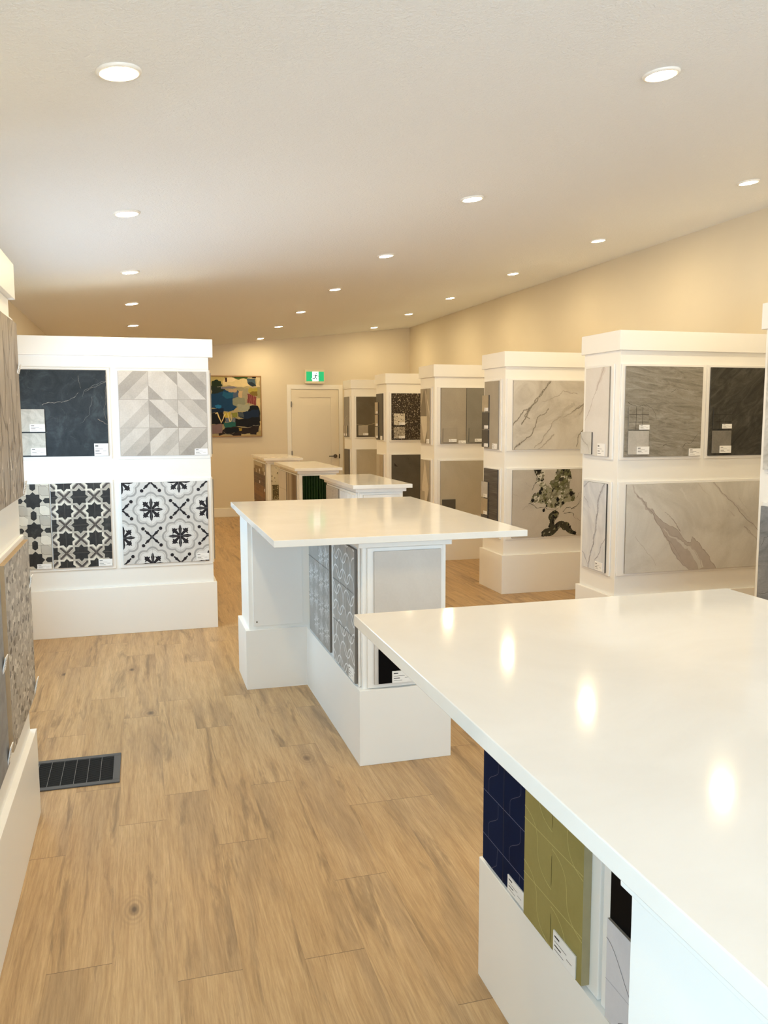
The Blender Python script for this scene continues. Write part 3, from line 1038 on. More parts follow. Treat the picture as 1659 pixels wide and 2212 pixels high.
t = sample_board(fF, 3.098, 4.396, 0.492, 1.138, 'wide pale marble slab board with one broad diagonal taupe vein', GW)
F, go = slab(t, 3.153, 4.355, 0.508, 1.120, CLOUD)
rg = random.Random(31)
band = [(-0.556, 0.3), (-0.473, 0.193), (-0.41, 0.122), (-0.314, -0.023), (-0.238, -0.142), (-0.119, -0.279)]
bandR = [(0.133, -0.306), (0.054, -0.192), (-0.012, -0.118), (-0.071, -0.07), (-0.08, -0.11), (-0.116, -0.104), (-0.17, -0.047), (-0.306, 0.038), (-0.40, 0.132)]
L_ = frac_line(band, 0.10, 3, rg)
R_ = frac_line(bandR, 0.12, 3, rg)
VA, VB, VC, VD = tone((184, 176, 170)), tone((160, 150, 144)), tone((206, 203, 197)), tone((192, 187, 181))
F.add(L_[16:] + [(-0.09, -0.306)] + R_, VA, 1)
F.strip(L_[:18], 0.006, VA, 1, 0.030, 0.6)
F.strip(L_[4:], 0.005, VB, 2, 0.004, 0.8)
F.strip(R_, 0.0045, VB, 2, 0.0025, 0.8)
sp = frac_line([(-0.305, -0.006), (-0.168, -0.102), (-0.094, -0.149), (0.006, -0.30)], 0.12, 3, rg)
F.strip(sp, 0.004, VC, 3, 0.036, 0.5)
F.strip([(x + 0.01, y + 0.01) for x, y in sp], 0.0018, VB, 3, 0.002, 0.5)
F.strip(frac_line([(-0.30, -0.06), (-0.2, -0.16), (-0.1, -0.29)], 0.12, 3, rg), 0.003, VB, 3, 0.001, 0.5)
for pts, w0, w1, m in (([(0.083, 0.307), (0.249, 0.162), (0.43, 0.001)], 0.014, 0.012, VD), ([(0.083, 0.307), (0.249, 0.162), (0.43, 0.001), (0.59, -0.14)], 0.004, 0.004, VB),
                       ([(0.355, -0.014), (0.434, -0.082), (0.52, -0.15)], 0.014, 0.003, VD), ([(0.355, -0.014), (0.434, -0.082)], 0.004, 0.002, VB),
                       ([(-0.041, 0.301), (0.056, 0.213)], 0.006, 0.002, VD), ([(0.209, 0.11), (0.27, 0.062)], 0.003, 0.010, VD),
                       ([(-0.524, -0.05), (-0.44, -0.15), (-0.356, -0.262)], 0.004, 0.003, VD), ([(-0.30, 0.11), (-0.21, 0.03), (-0.17, -0.03)], 0.002, 0.006, VB),
                       ([(0.30, 0.20), (0.40, 0.08)], 0.003, 0.002, VD), ([(-0.18, 0.27), (-0.06, 0.13)], 0.02, 0.004, VC)):
    F.strip(frac_line(pts, 0.07, 4, rg), w0, m, 1, w1, 0.5)
go()
a, b = nr(y0)
t = narrow(y0, 1.285, 1.930, 'cream marble sample board with one tan vein and corner swatch, second tower from the right')
F, go = slab(t, a, b, 1.304, 1.914, WARMW)
rg = random.Random(33)
mv = frac_line([(0.086, 0.305), (0.015, 0.197), (-0.065, 0.067), (-0.131, -0.032), (-0.156, -0.06)], 0.08, 3, rg)
F.strip(mv[:12], 0.05, tone((208, 200, 194)), 1, 0.02, 0.3)
F.strip(mv, 0.006, tone((176, 164, 154)), 2, 0.003, 0.6)
go()
Fs = Face(0.150, 0.156, 0.010, CLOUD, EDGE_DARK)
Fs.strip(frac_line([(-0.07, 0.06), (0.0, 0.0), (0.05, -0.07)], 0.15, 4, rg), 0.014, tone((178, 174, 166)), 1, 0.004, 0.5)
place(t, Fs, -5.432, 1.312, BT + TT, 'swatch')['label'] = 'veined marble swatch'
card(t, -5.212, 1.306, w=0.098, h=0.085)
t = narrow(y0, 0.480, 1.134, 'cool white marble sample board with a long blue-grey vein, second tower from the right')
F, go = slab(t, a, b, 0.498, 1.117, COOLW, EDGE_DARK)
for pts, w0, w1 in (([(0.133, 0.31), (0.054, 0.199), (0.049, 0.109), (0.014, -0.059), (-0.024, -0.174), (-0.063, -0.305)], 0.012, 0.007), ([(0.152, -0.07), (0.089, -0.176), (0.023, -0.241)], 0.003, 0.004), ([(-0.15, 0.27), (-0.08, 0.31)], 0.01, 0.003), ([(-0.14, 0.2), (-0.05, 0.12)], 0.004, 0.001), ([(-0.15, -0.2), (-0.06, -0.29)], 0.003, 0.002)):
    l_ = frac_line(pts, 0.12, 4, rg)
    F.strip(l_, w0 * 2.2, tone((192, 193, 200)), 1, w1 * 2, 0.5)
    F.strip(l_, w0 * 0.55, tone((146, 144, 148)), 2, w1 * 0.5, 0.8)
go()
card(t, -5.205, 0.502, w=0.098, h=0.06)

# ------------------------------------------------------------------ tower R3
y0 = RY[2]
fF = face_front(y0 + 0.022)
t = sample_board(fF, 3.106, 4.396, 1.276, 1.912, 'wide cream marble slab board with thin dark diagonal cracks, above the green-splashed slab', GW)
F, go = slab(t, 3.160, 4.36, 1.289, 1.896, CLOUDW)
rg = random.Random(41)
MD, ML = tone((122, 115, 104)), tone((172, 164, 152))
for pts, w0, w1, d in (([(-0.235, 0.309), (-0.29, 0.237), (-0.346, 0.175), (-0.413, 0.093), (-0.502, 0.042), (-0.60, -0.09)], 0.009, 0.007, 1),
                    ([(-0.25, 0.309), (-0.30, 0.225), (-0.36, 0.145), (-0.43, 0.07), (-0.47, 0.03)], 0.004, 0.012, 1),
                    ([(-0.44, 0.05), (-0.479, -0.02), (-0.523, -0.081)], 0.010, 0.008, 1), ([(-0.46, 0.03), (-0.49, -0.01), (-0.44, -0.03)], 0.006, 0.006, 1),
                    ([(0.023, 0.187), (-0.117, 0.217), (-0.186, 0.165), (-0.254, 0.134), (-0.322, 0.124)], 0.004, 0.002, 0),
                    ([(-0.26, 0.06), (-0.365, -0.02), (-0.386, -0.103), (-0.498, -0.226), (-0.576, -0.276)], 0.006, 0.006, 1),
                    ([(0.078, 0.088), (0.015, 0.062), (-0.158, -0.021), (-0.271, -0.155), (-0.394, -0.289)], 0.006, 0.004, 0),
                    ([(0.09, 0.10), (0.02, 0.06), (-0.03, 0.03)], 0.009, 0.003, 1), ([(0.09, -0.13), (0.023, -0.284)], 0.008, 0.003, 1),
                    ([(-0.2, -0.17), (-0.28, -0.25), (-0.36, -0.30)], 0.007, 0.003, 0), ([(0.0, 0.1), (-0.1, 0.05), (-0.15, -0.05)], 0.03, 0.01, 2),
                    ([(-0.53, -0.25), (-0.59, -0.30)], 0.012, 0.004, 1), ([(0.2, 0.3), (0.1, 0.15), (0.05, 0.0)], 0.01, 0.004, 0)):
    l_ = frac_line(pts, 0.13, 4, rg)
    if d == 2:
        F.strip(l_, w0, tone((186, 180, 168)), 1, w1, 0.5)
    else:
        F.strip(l_, w0 * 1.8, tone((178, 170, 158)), 1, w1 * 1.8, 0.5)
        F.strip(l_, w0 * 0.7, MD if d else ML, 2, w1 * 0.7, 0.9)
go()
t = sample_board(fF, 3.108, 4.396, 0.486, 1.128, 'wide cream slab board splashed with black, white and olive-green fragments', GW)
F, go = slab(t, 3.163, 4.36, 0.502, 1.110, CEM_C if False else stone('pale_putty_marble', [(0.3, (184, 176, 164)), (0.6, (198, 191, 180))], 3, fine=0.05))
rg = random.Random(42)
GA, GB, GC = stone('olive_onyx', [(0.3, (66, 68, 44)), (0.5, (104, 104, 74)), (0.72, (146, 146, 112))], 16, (1, 1, 1.8), 0.8, dist=2.2, fine=0.1), tone((150, 148, 126)), tone((204, 200, 186))
KB = tone((26, 24, 22)); KM = tone((62, 60, 48)); KG = tone((118, 114, 96))
def ring_of(pts, amp=0.16, d=3):
    return frac_line(pts + [pts[0]], amp, d, rg)[:-1]
def inside(p, poly):
    c = False
    for i in range(len(poly)):
        a, b = poly[i], poly[i - 1]
        if (a[1] > p[1]) != (b[1] > p[1]) and p[0] < (b[0] - a[0]) * (p[1] - a[1]) / (b[1] - a[1]) + a[0]:
            c = not c
    return c
def splash(pts, base, kinds, n, size):
    pg = ring_of(pts)
    F.add(pg, base, 1)
    xs, ys = [p[0] for p in pts], [p[1] for p in pts]
    k = 0
    while k < n:
        p = (rg.uniform(min(xs), max(xs)), rg.uniform(min(ys), max(ys)))
        if not inside(p, pts):
            k += 0.2
            continue
        k += 1
        r = rg.uniform(0.3, 1.25) * size
        a0 = rg.uniform(0, 6.28)
        m_ = rg.randint(3, 5)
        el = rg.uniform(0.35, 0.9)
        tw = rg.uniform(0.3, 1.3)
        frag = []
        for q in range(m_):
            a = a0 + 2 * math.pi * q / m_
            rr = r * rg.uniform(0.6, 1.2)
            fx_, fz_ = rr * math.cos(a), rr * el * math.sin(a)
            frag.append((p[0] + fx_ * math.cos(tw) - fz_ * math.sin(tw), p[1] + fx_ * math.sin(tw) + fz_ * math.cos(tw)))
        frag = [(x, y) for x, y in frag]
        F.add(frac_line(frag + [frag[0]], 0.22, 2, rg)[:-1], rg.choice(kinds), 2 + int(k) % 6)
def outline(pts, w_, m, layer=8):
    F.strip(frac_line(pts, 0.2, 3, rg), w_, m, layer, w_ * 0.4, 0.9)
TL = [(-0.4, 0.307), (-0.264, 0.304), (-0.294, 0.261), (-0.311, 0.233), (-0.301, 0.193), (-0.363, 0.194), (-0.355, 0.234), (-0.381, 0.263)]
GRN = [(-0.162, 0.31), (-0.033, 0.31), (-0.02, 0.25), (-0.035, 0.207), (-0.042, 0.134), (-0.149, 0.117), (-0.212, 0.138), (-0.239, 0.179), (-0.187, 0.218), (-0.179, 0.266)]
CEN = [(-0.372, 0.206), (-0.31, 0.193), (-0.238, 0.139), (-0.149, 0.113), (-0.06, 0.126), (0.008, 0.1), (0.015, 0.027), (-0.079, -0.003), (-0.123, -0.05), (-0.234, -0.042), (-0.288, 0.004), (-0.35, 0.006), (-0.429, 0.016), (-0.4, 0.079), (-0.352, 0.094), (-0.327, 0.149)]
LC = [(-0.189, -0.068), (-0.14, -0.086), (-0.161, -0.138), (-0.183, -0.174), (-0.186, -0.218), (-0.235, -0.216), (-0.241, -0.139), (-0.224, -0.091)]
LA = [(-0.309, -0.295), (-0.305, -0.254), (-0.253, -0.228), (-0.186, -0.218), (-0.16, -0.179), (-0.107, -0.164), (-0.039, -0.183), (-0.006, -0.242), (0.045, -0.297), (0.004, -0.291), (-0.096, -0.246), (-0.123, -0.221), (-0.158, -0.26), (-0.185, -0.283), (-0.247, -0.297)]
splash(TL, GC, [KB, KB, GC, KG, KM], 26, 0.022)
splash(GRN, GA, [GA, GB, GA, GC, KG, KM], 44, 0.026)
splash(CEN, GB, [KB, GC, GA, GA, GB, KG, GC, KM, GA, GB, KG], 210, 0.022)
splash(LC, KM, [KB, KB, KG, GA, KM], 22, 0.022)
splash(LA, KM, [KB, KB, KG, GC, GA, KB], 36, 0.018)
for p, r in (((-0.40, 0.03), 0.022), ((-0.33, 0.10), 0.025), ((-0.315, 0.13), 0.022), ((-0.02, 0.08), 0.026), ((-0.155, 0.035), 0.022), ((-0.10, 0.0), 0.022), ((-0.29, -0.06), 0.018), ((-0.03, 0.235), 0.012), ((-0.10, 0.30), 0.02), ((-0.35, 0.295), 0.025)):
    F.add(ring_of([(p[0] + r * rg.uniform(0.5, 1) * math.cos(q), p[1] + r * rg.uniform(0.6, 1.3) * math.sin(q)) for q in (0, 1, 2.1, 3.2, 4.2, 5.3)], 0.2, 2), KB, 9)
for pts, ww in (([(-0.40, 0.307), (-0.36, 0.24), (-0.36, 0.2), (-0.40, 0.14), (-0.41, 0.12)], 0.006), ([(-0.1, -0.083), (-0.029, -0.041), (0.017, -0.055), (0.078, 0.041)], 0.004), ([(-0.09, -0.096), (0.004, -0.099), (0.01, -0.132), (0.079, -0.171)], 0.004),
                ([(-0.446, -0.003), (-0.349, -0.043), (-0.243, -0.054), (-0.13, -0.04)], 0.004), ([(0.02, 0.03), (0.1, 0.12)], 0.003), ([(-0.02, -0.06), (0.05, -0.02), (0.12, 0.08)], 0.003)):
    outline(pts, ww, KM)
for pts in ([(-0.595, 0.093), (-0.534, 0.063)], [(-0.472, 0.197), (-0.414, 0.16)], [(-0.5, -0.05), (-0.42, -0.02)]):
    outline(pts, 0.003, tone((158, 150, 136)))
go()
a, b = nr(y0)
t = narrow(y0, 1.276, 1.912, 'grey concrete sample board with three stacked swatches tan to charcoal, on the green-splashed tower')
F, go = slab(t, a, b, 1.289, 1.898, CEM_A)
go()
for z0, m, h in ((1.628, SW_TAN, 0.148), (1.468, CEM_E, 0.152), (1.304, stone('graphite_swatch', [(0.3, (74, 70, 66)), (0.65, (90, 86, 82))], 6), 0.156)):
    Fs = Face(0.150, h, 0.010, m, EDGE_DARK)
    place(t, Fs, -(y0 + 0.462), z0, BT + TT, 'swatch')
    card(t, -(y0 + 0.40), z0 + 0.004, BT + TT + 0.010, 0.085, 0.03)
card(t, -(y0 + 0.235), 1.292, w=0.1, h=0.048)
t = narrow(y0, 0.484, 1.120, 'charcoal ribbed linear sample board with pale and tan swatches, on the green-splashed tower')
F, go = slab(t, a, b, 0.498, 1.108, LINEAR, EDGE_DARK)
go()
for z0, m, h in ((0.838, SW_GREY, 0.146), (0.680, SW_TAN, 0.150), (0.522, LINEAR, 0.150)):
    Fs = Face(0.150, h, 0.010, m, EDGE_DARK)
    place(t, Fs, -(y0 + 0.462), z0, BT + TT, 'swatch')
    card(t, -(y0 + 0.40), z0 + 0.004, BT + TT + 0.010, 0.08, 0.03)
card(t, -(y0 + 0.23), 0.502, w=0.1, h=0.042)

# ------------------------------------------------------------------ tower R4
y0 = RY[3]
fF = face_front(y0 + 0.022)
t = sample_board(fF, 3.126, 4.396, 1.274, 1.905, 'sample board with two tall plain tiles, taupe and grey, on the fourth tower', GW)
F, go = slab(t, 3.157, 3.452, 1.289, 1.896, CEM_A, EDGE_DARK)
go()
F, go = slab(t, 3.456, 3.751, 1.289, 1.896, CEM_B, EDGE_DARK)
go()
F, go = slab(t, 3.755, 4.360, 1.289, 1.896, CEM_B, EDGE_DARK)
go()
for u, m in ((3.181, CEM_A), (3.484, CEM_B)):
    Fs = Face(0.156, 0.15, 0.009, m, EDGE_DARK)
    place(t, Fs, u, 1.306, BT + TT, 'swatch')
    card(t, u + 0.068, 1.309, BT + TT + 0.009, 0.088, 0.034)
card(t, 3.364, 1.291, w=0.086, h=0.034)
t = sample_board(fF, 3.126, 4.396, 0.484, 1.118, 'plain sand-grey cement slab board with a small dark square swatch, on the fourth tower', GW)
F, go = slab(t, 3.156, 4.36, 0.50, 1.102, CEM_C)
go()
Fs = Face(0.155, 0.15, 0.009, CEM_E, EDGE_DARK)
place(t, Fs, 3.176, 0.53, BT + TT, 'swatch')['label'] = 'dark grey swatch'
a, b = nr(y0)
GTd, GTm, GTl = tone((128, 118, 102), 0.5), tone((166, 156, 138), 0.5), tone((206, 196, 178), 0.5)
def tri_board(z0, z1, label, kind):
    t = narrow(y0, z0, z1, label)
    F, go = slab(t, a, b, z0 + 0.013, z1 - 0.013, GTm)
    if kind:
        F.add([(-0.16, -0.01), (0.0, 0.305), (-0.16, 0.305)], GTl, 1)
        F.add(rect(-0.16, 0.0, 0.0, 0.31), GTm, 2)
        F.add([(-0.16, 0.05), (-0.03, 0.31), (0.05, 0.31), (0.05, 0.0), (-0.16, 0.0)], GTd, 3)
        F.add([(-0.01, 0.31), (0.01, 0.31), (0.06, 0.0), (-0.01, 0.31)][:3], GTl, 4)
        F.add([(0.0, 0.31), (0.10, 0.1), (0.157, -0.02), (0.157, 0.05)], GTl, 4)
        F.add([(-0.16, 0.0), (0.07, 0.0), (0.07, -0.16), (-0.02, -0.30)], GTl, 3)
        F.add([(-0.16, 0.0), (-0.02, -0.305), (-0.16, -0.305)], GTm, 4)
        F.add([(0.0, -0.305), (0.07, -0.16), (0.07, -0.305)], GTd, 4)
    else:
        F.add([(0.0, 0.305), (0.125, -0.02), (0.02, -0.305), (-0.1, -0.02)], GTl, 1)
        F.add([(-0.16, -0.305), (-0.16, 0.0), (-0.06, -0.305)], GTd, 2)
        F.add(rect(-0.157, -0.30, 0.0, -0.05), GTm, 3)
        F.add([(0.02, -0.305), (0.125, -0.02), (0.157, -0.305)], GTd, 2)
    go()
    card(t, b - 0.10, z0 + 0.016, w=0.09, h=0.05)
tri_board(1.275, 1.906, 'taupe and cream triangle-patterned sample board, upper one on the end of the fourth tower', 1)
tri_board(0.484, 1.118, 'taupe and cream diamond-patterned sample board, lower one on the end of the fourth tower', 0)

# ------------------------------------------------------------------ tower R5
y0 = RY[4]
fF = face_front(y0 + 0.022)
t = sample_board(fF, 3.130, 3.775, 1.266, 1.905, 'dark brown terrazzo sample board with two paler terrazzo swatches', GW)
F, go = slab(t, 3.156, 3.760, 1.289, 1.890, TERR_D, EDGE_DARK)
go()
for z0, m in ((1.480, TERR_L), (1.306, TERR_M)):
    Fs = Face(0.152, 0.15, 0.009, m, EDGE_DARK)
    place(t, Fs, 3.182, z0, BT + TT, 'swatch')
    card(t, 3.256, z0 + 0.003, BT + TT + 0.009, 0.078, 0.032)
t = sample_board(fF, 3.130, 4.396, 0.484, 1.112, 'dark grey slab board with scattered black triangle chips, below the terrazzo board', GW)
F, go = slab(t, 3.155, 4.36, 0.50, 1.095, CEM_E)
cu, cz = 3.7575, 0.7975
for tri in ([(3.188, 0.99), (3.196, 0.945), (3.240, 0.94)], [(3.38, 1.045), (3.388, 1.045), (3.386, 1.036)], [(3.402, 0.98), (3.412, 0.982), (3.406, 0.972)], [(3.54, 0.94), (3.55, 0.935), (3.548, 0.945)],
            [(3.555, 0.75), (3.575, 0.73), (3.58, 0.76)], [(3.30, 0.86), (3.306, 0.858), (3.302, 0.85)], [(3.43, 0.80), (3.437, 0.80), (3.434, 0.79)]):
    F.add([(u - cu, z - cz) for u, z in tri], tone((44, 36, 30)), 1)
go()
a, b = nr(y0)
t = narrow(y0, 1.266, 1.905, 'dark grey cement sample board with three small stacked swatches, end of the terrazzo tower')
F, go = slab(t, a, b, 1.285, 1.892, CEM_E, EDGE_DARK)
go()
for z0, m in ((1.628, SW_TAN), (1.466, SW_TAN), (1.304, CEM_A)):
    Fs = Face(0.150, 0.152, 0.010, m, EDGE_DARK)
    place(t, Fs, -(y0 + 0.462), z0, BT + TT, 'swatch')
    card(t, -(y0 + 0.39), z0 + 0.004, BT + TT + 0.010, 0.075, 0.03)
card(t, b - 0.105, 1.288, w=0.09, h=0.05)
t = narrow(y0, 0.484, 1.105, 'two-strip beige and tan sample board, lower one on the end of the terrazzo tower')
F, go = slab(t, a, (a + b) / 2, 0.498, 1.09, CEM_C)
go()
F, go = slab(t, (a + b) / 2 + 0.004, b, 0.498, 1.09, SW_TAN)
go()

# ------------------------------------------------------------------ tower R6
y0 = RY[5]
fF = face_front(y0 + 0.022)
t = sample_board(fF, 3.132, 4.396, 1.266, 1.905, 'dark umber slab board with a thin white curved vein, on the tower beside the door', GW)
F, go = slab(t, 3.160, 4.36, 1.289, 1.892, CEM_D, EDGE_DARK)
F.strip(frac_line([(-0.60, -0.11), (-0.52, -0.12), (-0.43, -0.125), (-0.33, -0.10), (-0.22, -0.085)], 0.05, 3), 0.005, tone((176, 162, 132)), 1, 0.006, 0.5)
go()
Fs = Face(0.152, 0.152, 0.009, CEM_A, EDGE_DARK)
place(t, Fs, 3.185, 1.312, BT + TT, 'swatch')['label'] = 'taupe swatch'
card(t, 3.262, 1.315, BT + TT + 0.009, 0.078, 0.032)
t = sample_board(fF, 3.132, 4.396, 0.484, 1.115, 'plain beige cement slab board, lower wide one on the tower beside the door', GW)
F, go = slab(t, 3.160, 4.36, 0.50, 1.10, CEM_C)
go()
Fs = Face(0.155, 0.152, 0.009, CEM_C, EDGE_DARK)
place(t, Fs, 3.182, 0.53, BT + TT, 'swatch')
a, b = nr(y0)
t = narrow(y0, 1.266, 1.908, 'grey sample board with a pale crack and two small strips, beside the door')
F, go = slab(t, a, b, 1.287, 1.895, CEM_B)
F.strip(frac_line([(-0.15, -0.08), (-0.02, 0.0), (0.05, 0.02)], 0.1, 3), 0.005, tone((190, 180, 160)), 1)
go()
for u, hh in ((-0.44, 0.16), (-0.30, 0.16)):
    Fs = Face(0.12, hh, 0.010, CEM_A, EDGE_DARK)
    place(t, Fs, -(y0 - u), 1.30, BT + TT, 'swatch')
    card(t, -(y0 - u) + 0.04, 1.303, BT + TT + 0.010, 0.07, 0.035)
t = narrow(y0, 0.484, 1.115, 'dark olive-brown sample board, lower one on the end of the tower beside the door')
F, go = slab(t, a, b, 0.50, 1.10, CEM_D, EDGE_DARK)
go()

# ------------------------------------------------------------------ islands
def island(label, plan, plan_in, z_ap=1.0, grp='white display islands'):
    cx = sum(p[0] for p in plan) / len(plan); cy = sum(p[1] for p in plan) / len(plan)
    t = thing('display_island', label, 'display island', (cx, cy, 0), 0, grp)
    def sh(pl):
        return [(x - cx, y - cy) for x, y in pl]
    prism('plinth', sh(plan), 0, 0.352, WHITE, t, 0.002)
    prism('body', sh(plan_in), 0.352, z_ap, WHITE, t, 0.0015)
    prism('apron', sh(plan), z_ap, 1.03, WHITE, t, 0.0015)
    return t
def top(label, x0, x1, y0, y1):
    bm = bmesh.new()
    cx, cy = (x0 + x1) / 2, (y0 + y1) / 2
    box_bm(bm, x0 - cx, x1 - cx, y0 - cy, y1 - cy, 0, 0.03)
    bevel(bm, 0.0018)
    o = link('countertop', bm, QUARTZ, None, (cx, cy, 1.03))
    return tag(o, label, 'countertop', 'white quartz countertops')
i_ = 0.022
def t_plan(xs0, xs1, xc0, xc1, ya, yb, yc, far=True):
    """T plan: spine xs0..xs1 over ya..yb, cross piece xc0..xc1 over yb..yc (far) or yc..ya (near)"""
    if far:
        P = [(xs0, ya), (xs1, ya), (xs1, yb), (xc1, yb), (xc1, yc), (xc0, yc), (xc0, yb), (xs0, yb)]
        Q = [(xs0 + i_, ya + i_), (xs1 - i_, ya + i_), (xs1 - i_, yb + i_), (xc1 - i_, yb + i_), (xc1 - i_, yc - i_), (xc0 + i_, yc - i_), (xc0 + i_, yb + i_), (xs0 + i_, yb + i_)]
    else:
        P = [(xc0, yc), (xc1, yc), (xc1, ya), (xs1, ya), (xs1, yb), (xs0, yb), (xs0, ya), (xc0, ya)]
        Q = [(xc0 + i_, yc + i_), (xc1 - i_, yc + i_), (xc1 - i_, ya - i_), (xs1 - i_, ya - i_), (xs1 - i_, yb - i_), (xs0 + i_, yb - i_), (xs0 + i_, ya - i_), (xc0 + i_, ya - i_)]
    return P, Q
P, Q = t_plan(0.874, 1.312, 0.548, 1.64, 0.852, 2.062, 0.43, far=False)
Q[0], Q[-1], Q[-2] = (0.558, 0.452), (0.558, 0.842), (0.896, 0.842)
Q[2], Q[3] = (1.618, 0.842), (1.290, 0.842)
island('white T-shaped display island in the right foreground, with navy and olive tiles', P, Q)
top('big white countertop filling the right foreground, showing lamp reflections', 0.525, 1.680, 0.36, 2.090)
P, Q = t_plan(0.913, 1.352, 0.556, 1.67, 3.54, 4.772, 5.172)
island('white T-shaped display island in the middle with engraved grey tiles and a black swatch', P, Q)
top('wide white countertop in the middle of the room, behind the foreground one', 0.530, 1.697, 3.476, 5.205)
def r_plan(x0, x1, y0, y1):
    return [(x0, y0), (x1, y0), (x1, y1), (x0, y1)], [(x0 + i_, y0 + i_), (x1 - i_, y0 + i_), (x1 - i_, y1 - i_), (x0 + i_, y1 - i_)]
P, Q = r_plan(1.595, 2.005, 6.26, 7.42)
island('narrow white display island just past the middle countertop, with white fluted tiles', P, Q)
top('narrow white countertop just past the middle one, nearest of the three small tops', 1.562, 2.040, 6.21, 7.46)
P, Q = r_plan(1.560, 2.000, 8.56, 9.86)
island('narrow white display island with the dark green fluted tile', P, Q)
top('narrow white countertop above the dark green fluted tile', 1.525, 2.030, 8.52, 9.90)
P, Q = r_plan(1.560, 2.010, 10.82, 12.06)
island('narrow white display island farthest back, with brown brick-like mosaic', P, Q)
top('narrow white countertop farthest back, in front of the end wall', 1.530, 2.040, 10.77, 12.10)

GI = 'sample boards on the display islands'
# island 1
NAVY = stone('navy_glaze', [(0.3, (9, 22, 52)), (0.6, (14, 30, 64))], 4, fine=0.05, rough=0.6, spec=0.04)
NAVYL = tone((86, 92, 122))
OLIVE = stone('olive_glaze', [(0.3, (146, 134, 76)), (0.6, (158, 146, 88))], 4, fine=0.05, rough=0.5)
OLIVEL = tone((196, 184, 122)); OLIVED = tone((104, 94, 54))
f1 = face_left(0.874 + i_)
t = sample_board(f1, -2.048, -1.446, 0.354, 0.998, 'sample board of navy and olive wavy-lined tiles under the foreground countertop', GI)
F, go = slab(t, -2.032, -1.764, 0.366, 0.985, NAVY, EDGE_DARK, th=0.012)
pw, ph = 0.134, 0.1245
for k in range(6):
    v = -F.h / 2 + 0.075 + k * ph
    F.add(rect(-0.2, v - 0.001, 0.2, v + 0.001), NAVYL, 1)
    for c in range(2):
        pts = []
        for q in range(17):
            s_ = q / 16
            e = min(1, max(0, (s_ - 0.3) / 0.4)); e = e * e * (3 - 2 * e)
            pts.append((-0.134 + c * pw + pw * (0.74 - 0.46 * e), v + ph * (1 - s_)))
        F.strip(pts, 0.0014, tone((58, 62, 88)), 1)
    if k == 0:
        for c in range(2):
            F.strip([(-0.134 + c * pw + pw * 0.74, v), (-0.134 + c * pw + pw * 0.7, v - 0.05), (-0.134 + c * pw + pw * 0.4, v - 0.08)], 0.0014, tone((58, 62, 88)), 1)
F.add(rect(-0.001, -0.31, 0.001, 0.31), tone((12, 14, 28)), 1)
go()
card(t, -1.862, 0.368, BT + 0.012, 0.094, 0.042)
F, go = slab(t, -1.760, -1.480, 0.366, 0.985, OLIVE, tone((168, 158, 124)), th=0.020)
pw, ph = 0.140, 0.1375
for k in range(6):
    v = -F.h / 2 - 0.028 + k * ph
    F.add(rect(-0.2, v - 0.0008, 0.2, v + 0.0008), OLIVEL, 1)
    for c in range(2):
        sh = 0.03 if c == 0 else -0.01
        pts = []
        for q in range(17):
            s_ = q / 16
            e = s_ * s_ * (3 - 2 * s_)
            pts.append((-0.14 + c * pw + pw * (s_ + 0.15 * math.sin(s_ * 2 * math.pi)), v + sh + ph * (1.0 - (0.25 * s_ + 0.75 * e))))
        F.strip(pts, 0.0016, OLIVEL, 1)
    F.add(rect(-0.0008, v + 0.04, 0.0008, v + 0.11), OLIVED, 2)
go()
card(t, -1.600, 0.370, BT + 0.020, 0.100, 0.052)
t = sample_board(f1, -1.434, -0.905, 0.354, 0.998, 'sample board with a black tile over white wavy-lined tiles, beneath the foreground countertop', GI)
F, go = slab(t, -1.392, -0.93, 0.560, 0.985, BLACK, BLACK, th=0.010)
go()
WT = stone('pale_lilac_white_glaze', [(0.3, (206, 204, 210)), (0.6, (216, 214, 219))], 3, fine=0.03, rough=0.4)
F, go = slab(t, -1.392, -0.93, 0.362, 0.575, WT, EDGE, th=0.016)
wl = tone((120, 116, 122))
F.strip([(-0.231 + 0.006 * q, 0.065 - 0.09 * (lambda s_: s_ * s_ * (3 - 2 * s_))(q / 20)) for q in range(21)], 0.0018, wl, 1)
F.add(rect(-0.24, -0.022, 0.24, -0.0205), tone((176, 174, 180)), 1)
F.strip([(-0.185, -0.105), (-0.18, -0.085), (-0.165, -0.075), (-0.14, -0.075), (-0.12, -0.068), (-0.10, -0.05)], 0.0018, wl, 1)
go()

# island 2
ENG = stone('engraved_grey_tile', [(0.3, (156, 153, 149)), (0.6, (174, 171, 167))], 4, fine=0.1)
ENL = tone((226, 226, 226)); EDM = tone((112, 106, 99)); END = tone((90, 87, 83))
f2 = face_left(0.913 + i_)
t = sample_board(f2, -4.690, -4.080, 0.354, 0.998, 'sample board of grey tiles engraved with white starbursts, tucked beside the cross piece', GI)
F, go = slab(t, -4.672, -4.135, 0.366, 0.985, ENG, EDM, th=0.012)
rg = random.Random(8)
s = 0.134
for c in range(4):
    for r in range(5):
        x0, y0_ = -0.268 + c * s, -0.31 + r * s + (0.02 if c % 2 else 0)
        if (c, r) in ((0, 4), (1, 4), (0, 0), (1, 3), (0, 3), (2, 4)):
            continue
        cx, cy = x0 + s / 2, y0_ + s / 2
        for k in range(12):
            a = k * math.pi / 6
            F.strip([(cx + 0.012 * math.cos(a), cy + 0.012 * math.sin(a)), (cx + 0.066 * math.cos(a), cy + 0.066 * math.sin(a))], 0.0045, ENL, 1)
        for k in range(6):
            a = k * math.pi / 3 + 0.26
            F.strip(arc(cx + 0.05 * math.cos(a), cy + 0.05 * math.sin(a), 0.03, a + 1.9, a + 4.4, 8), 0.0035, ENL, 1)
grid_lines(F, (-0.134, 0.0, 0.134), (0.122, -0.092), END, 0.0018, 3)
go()
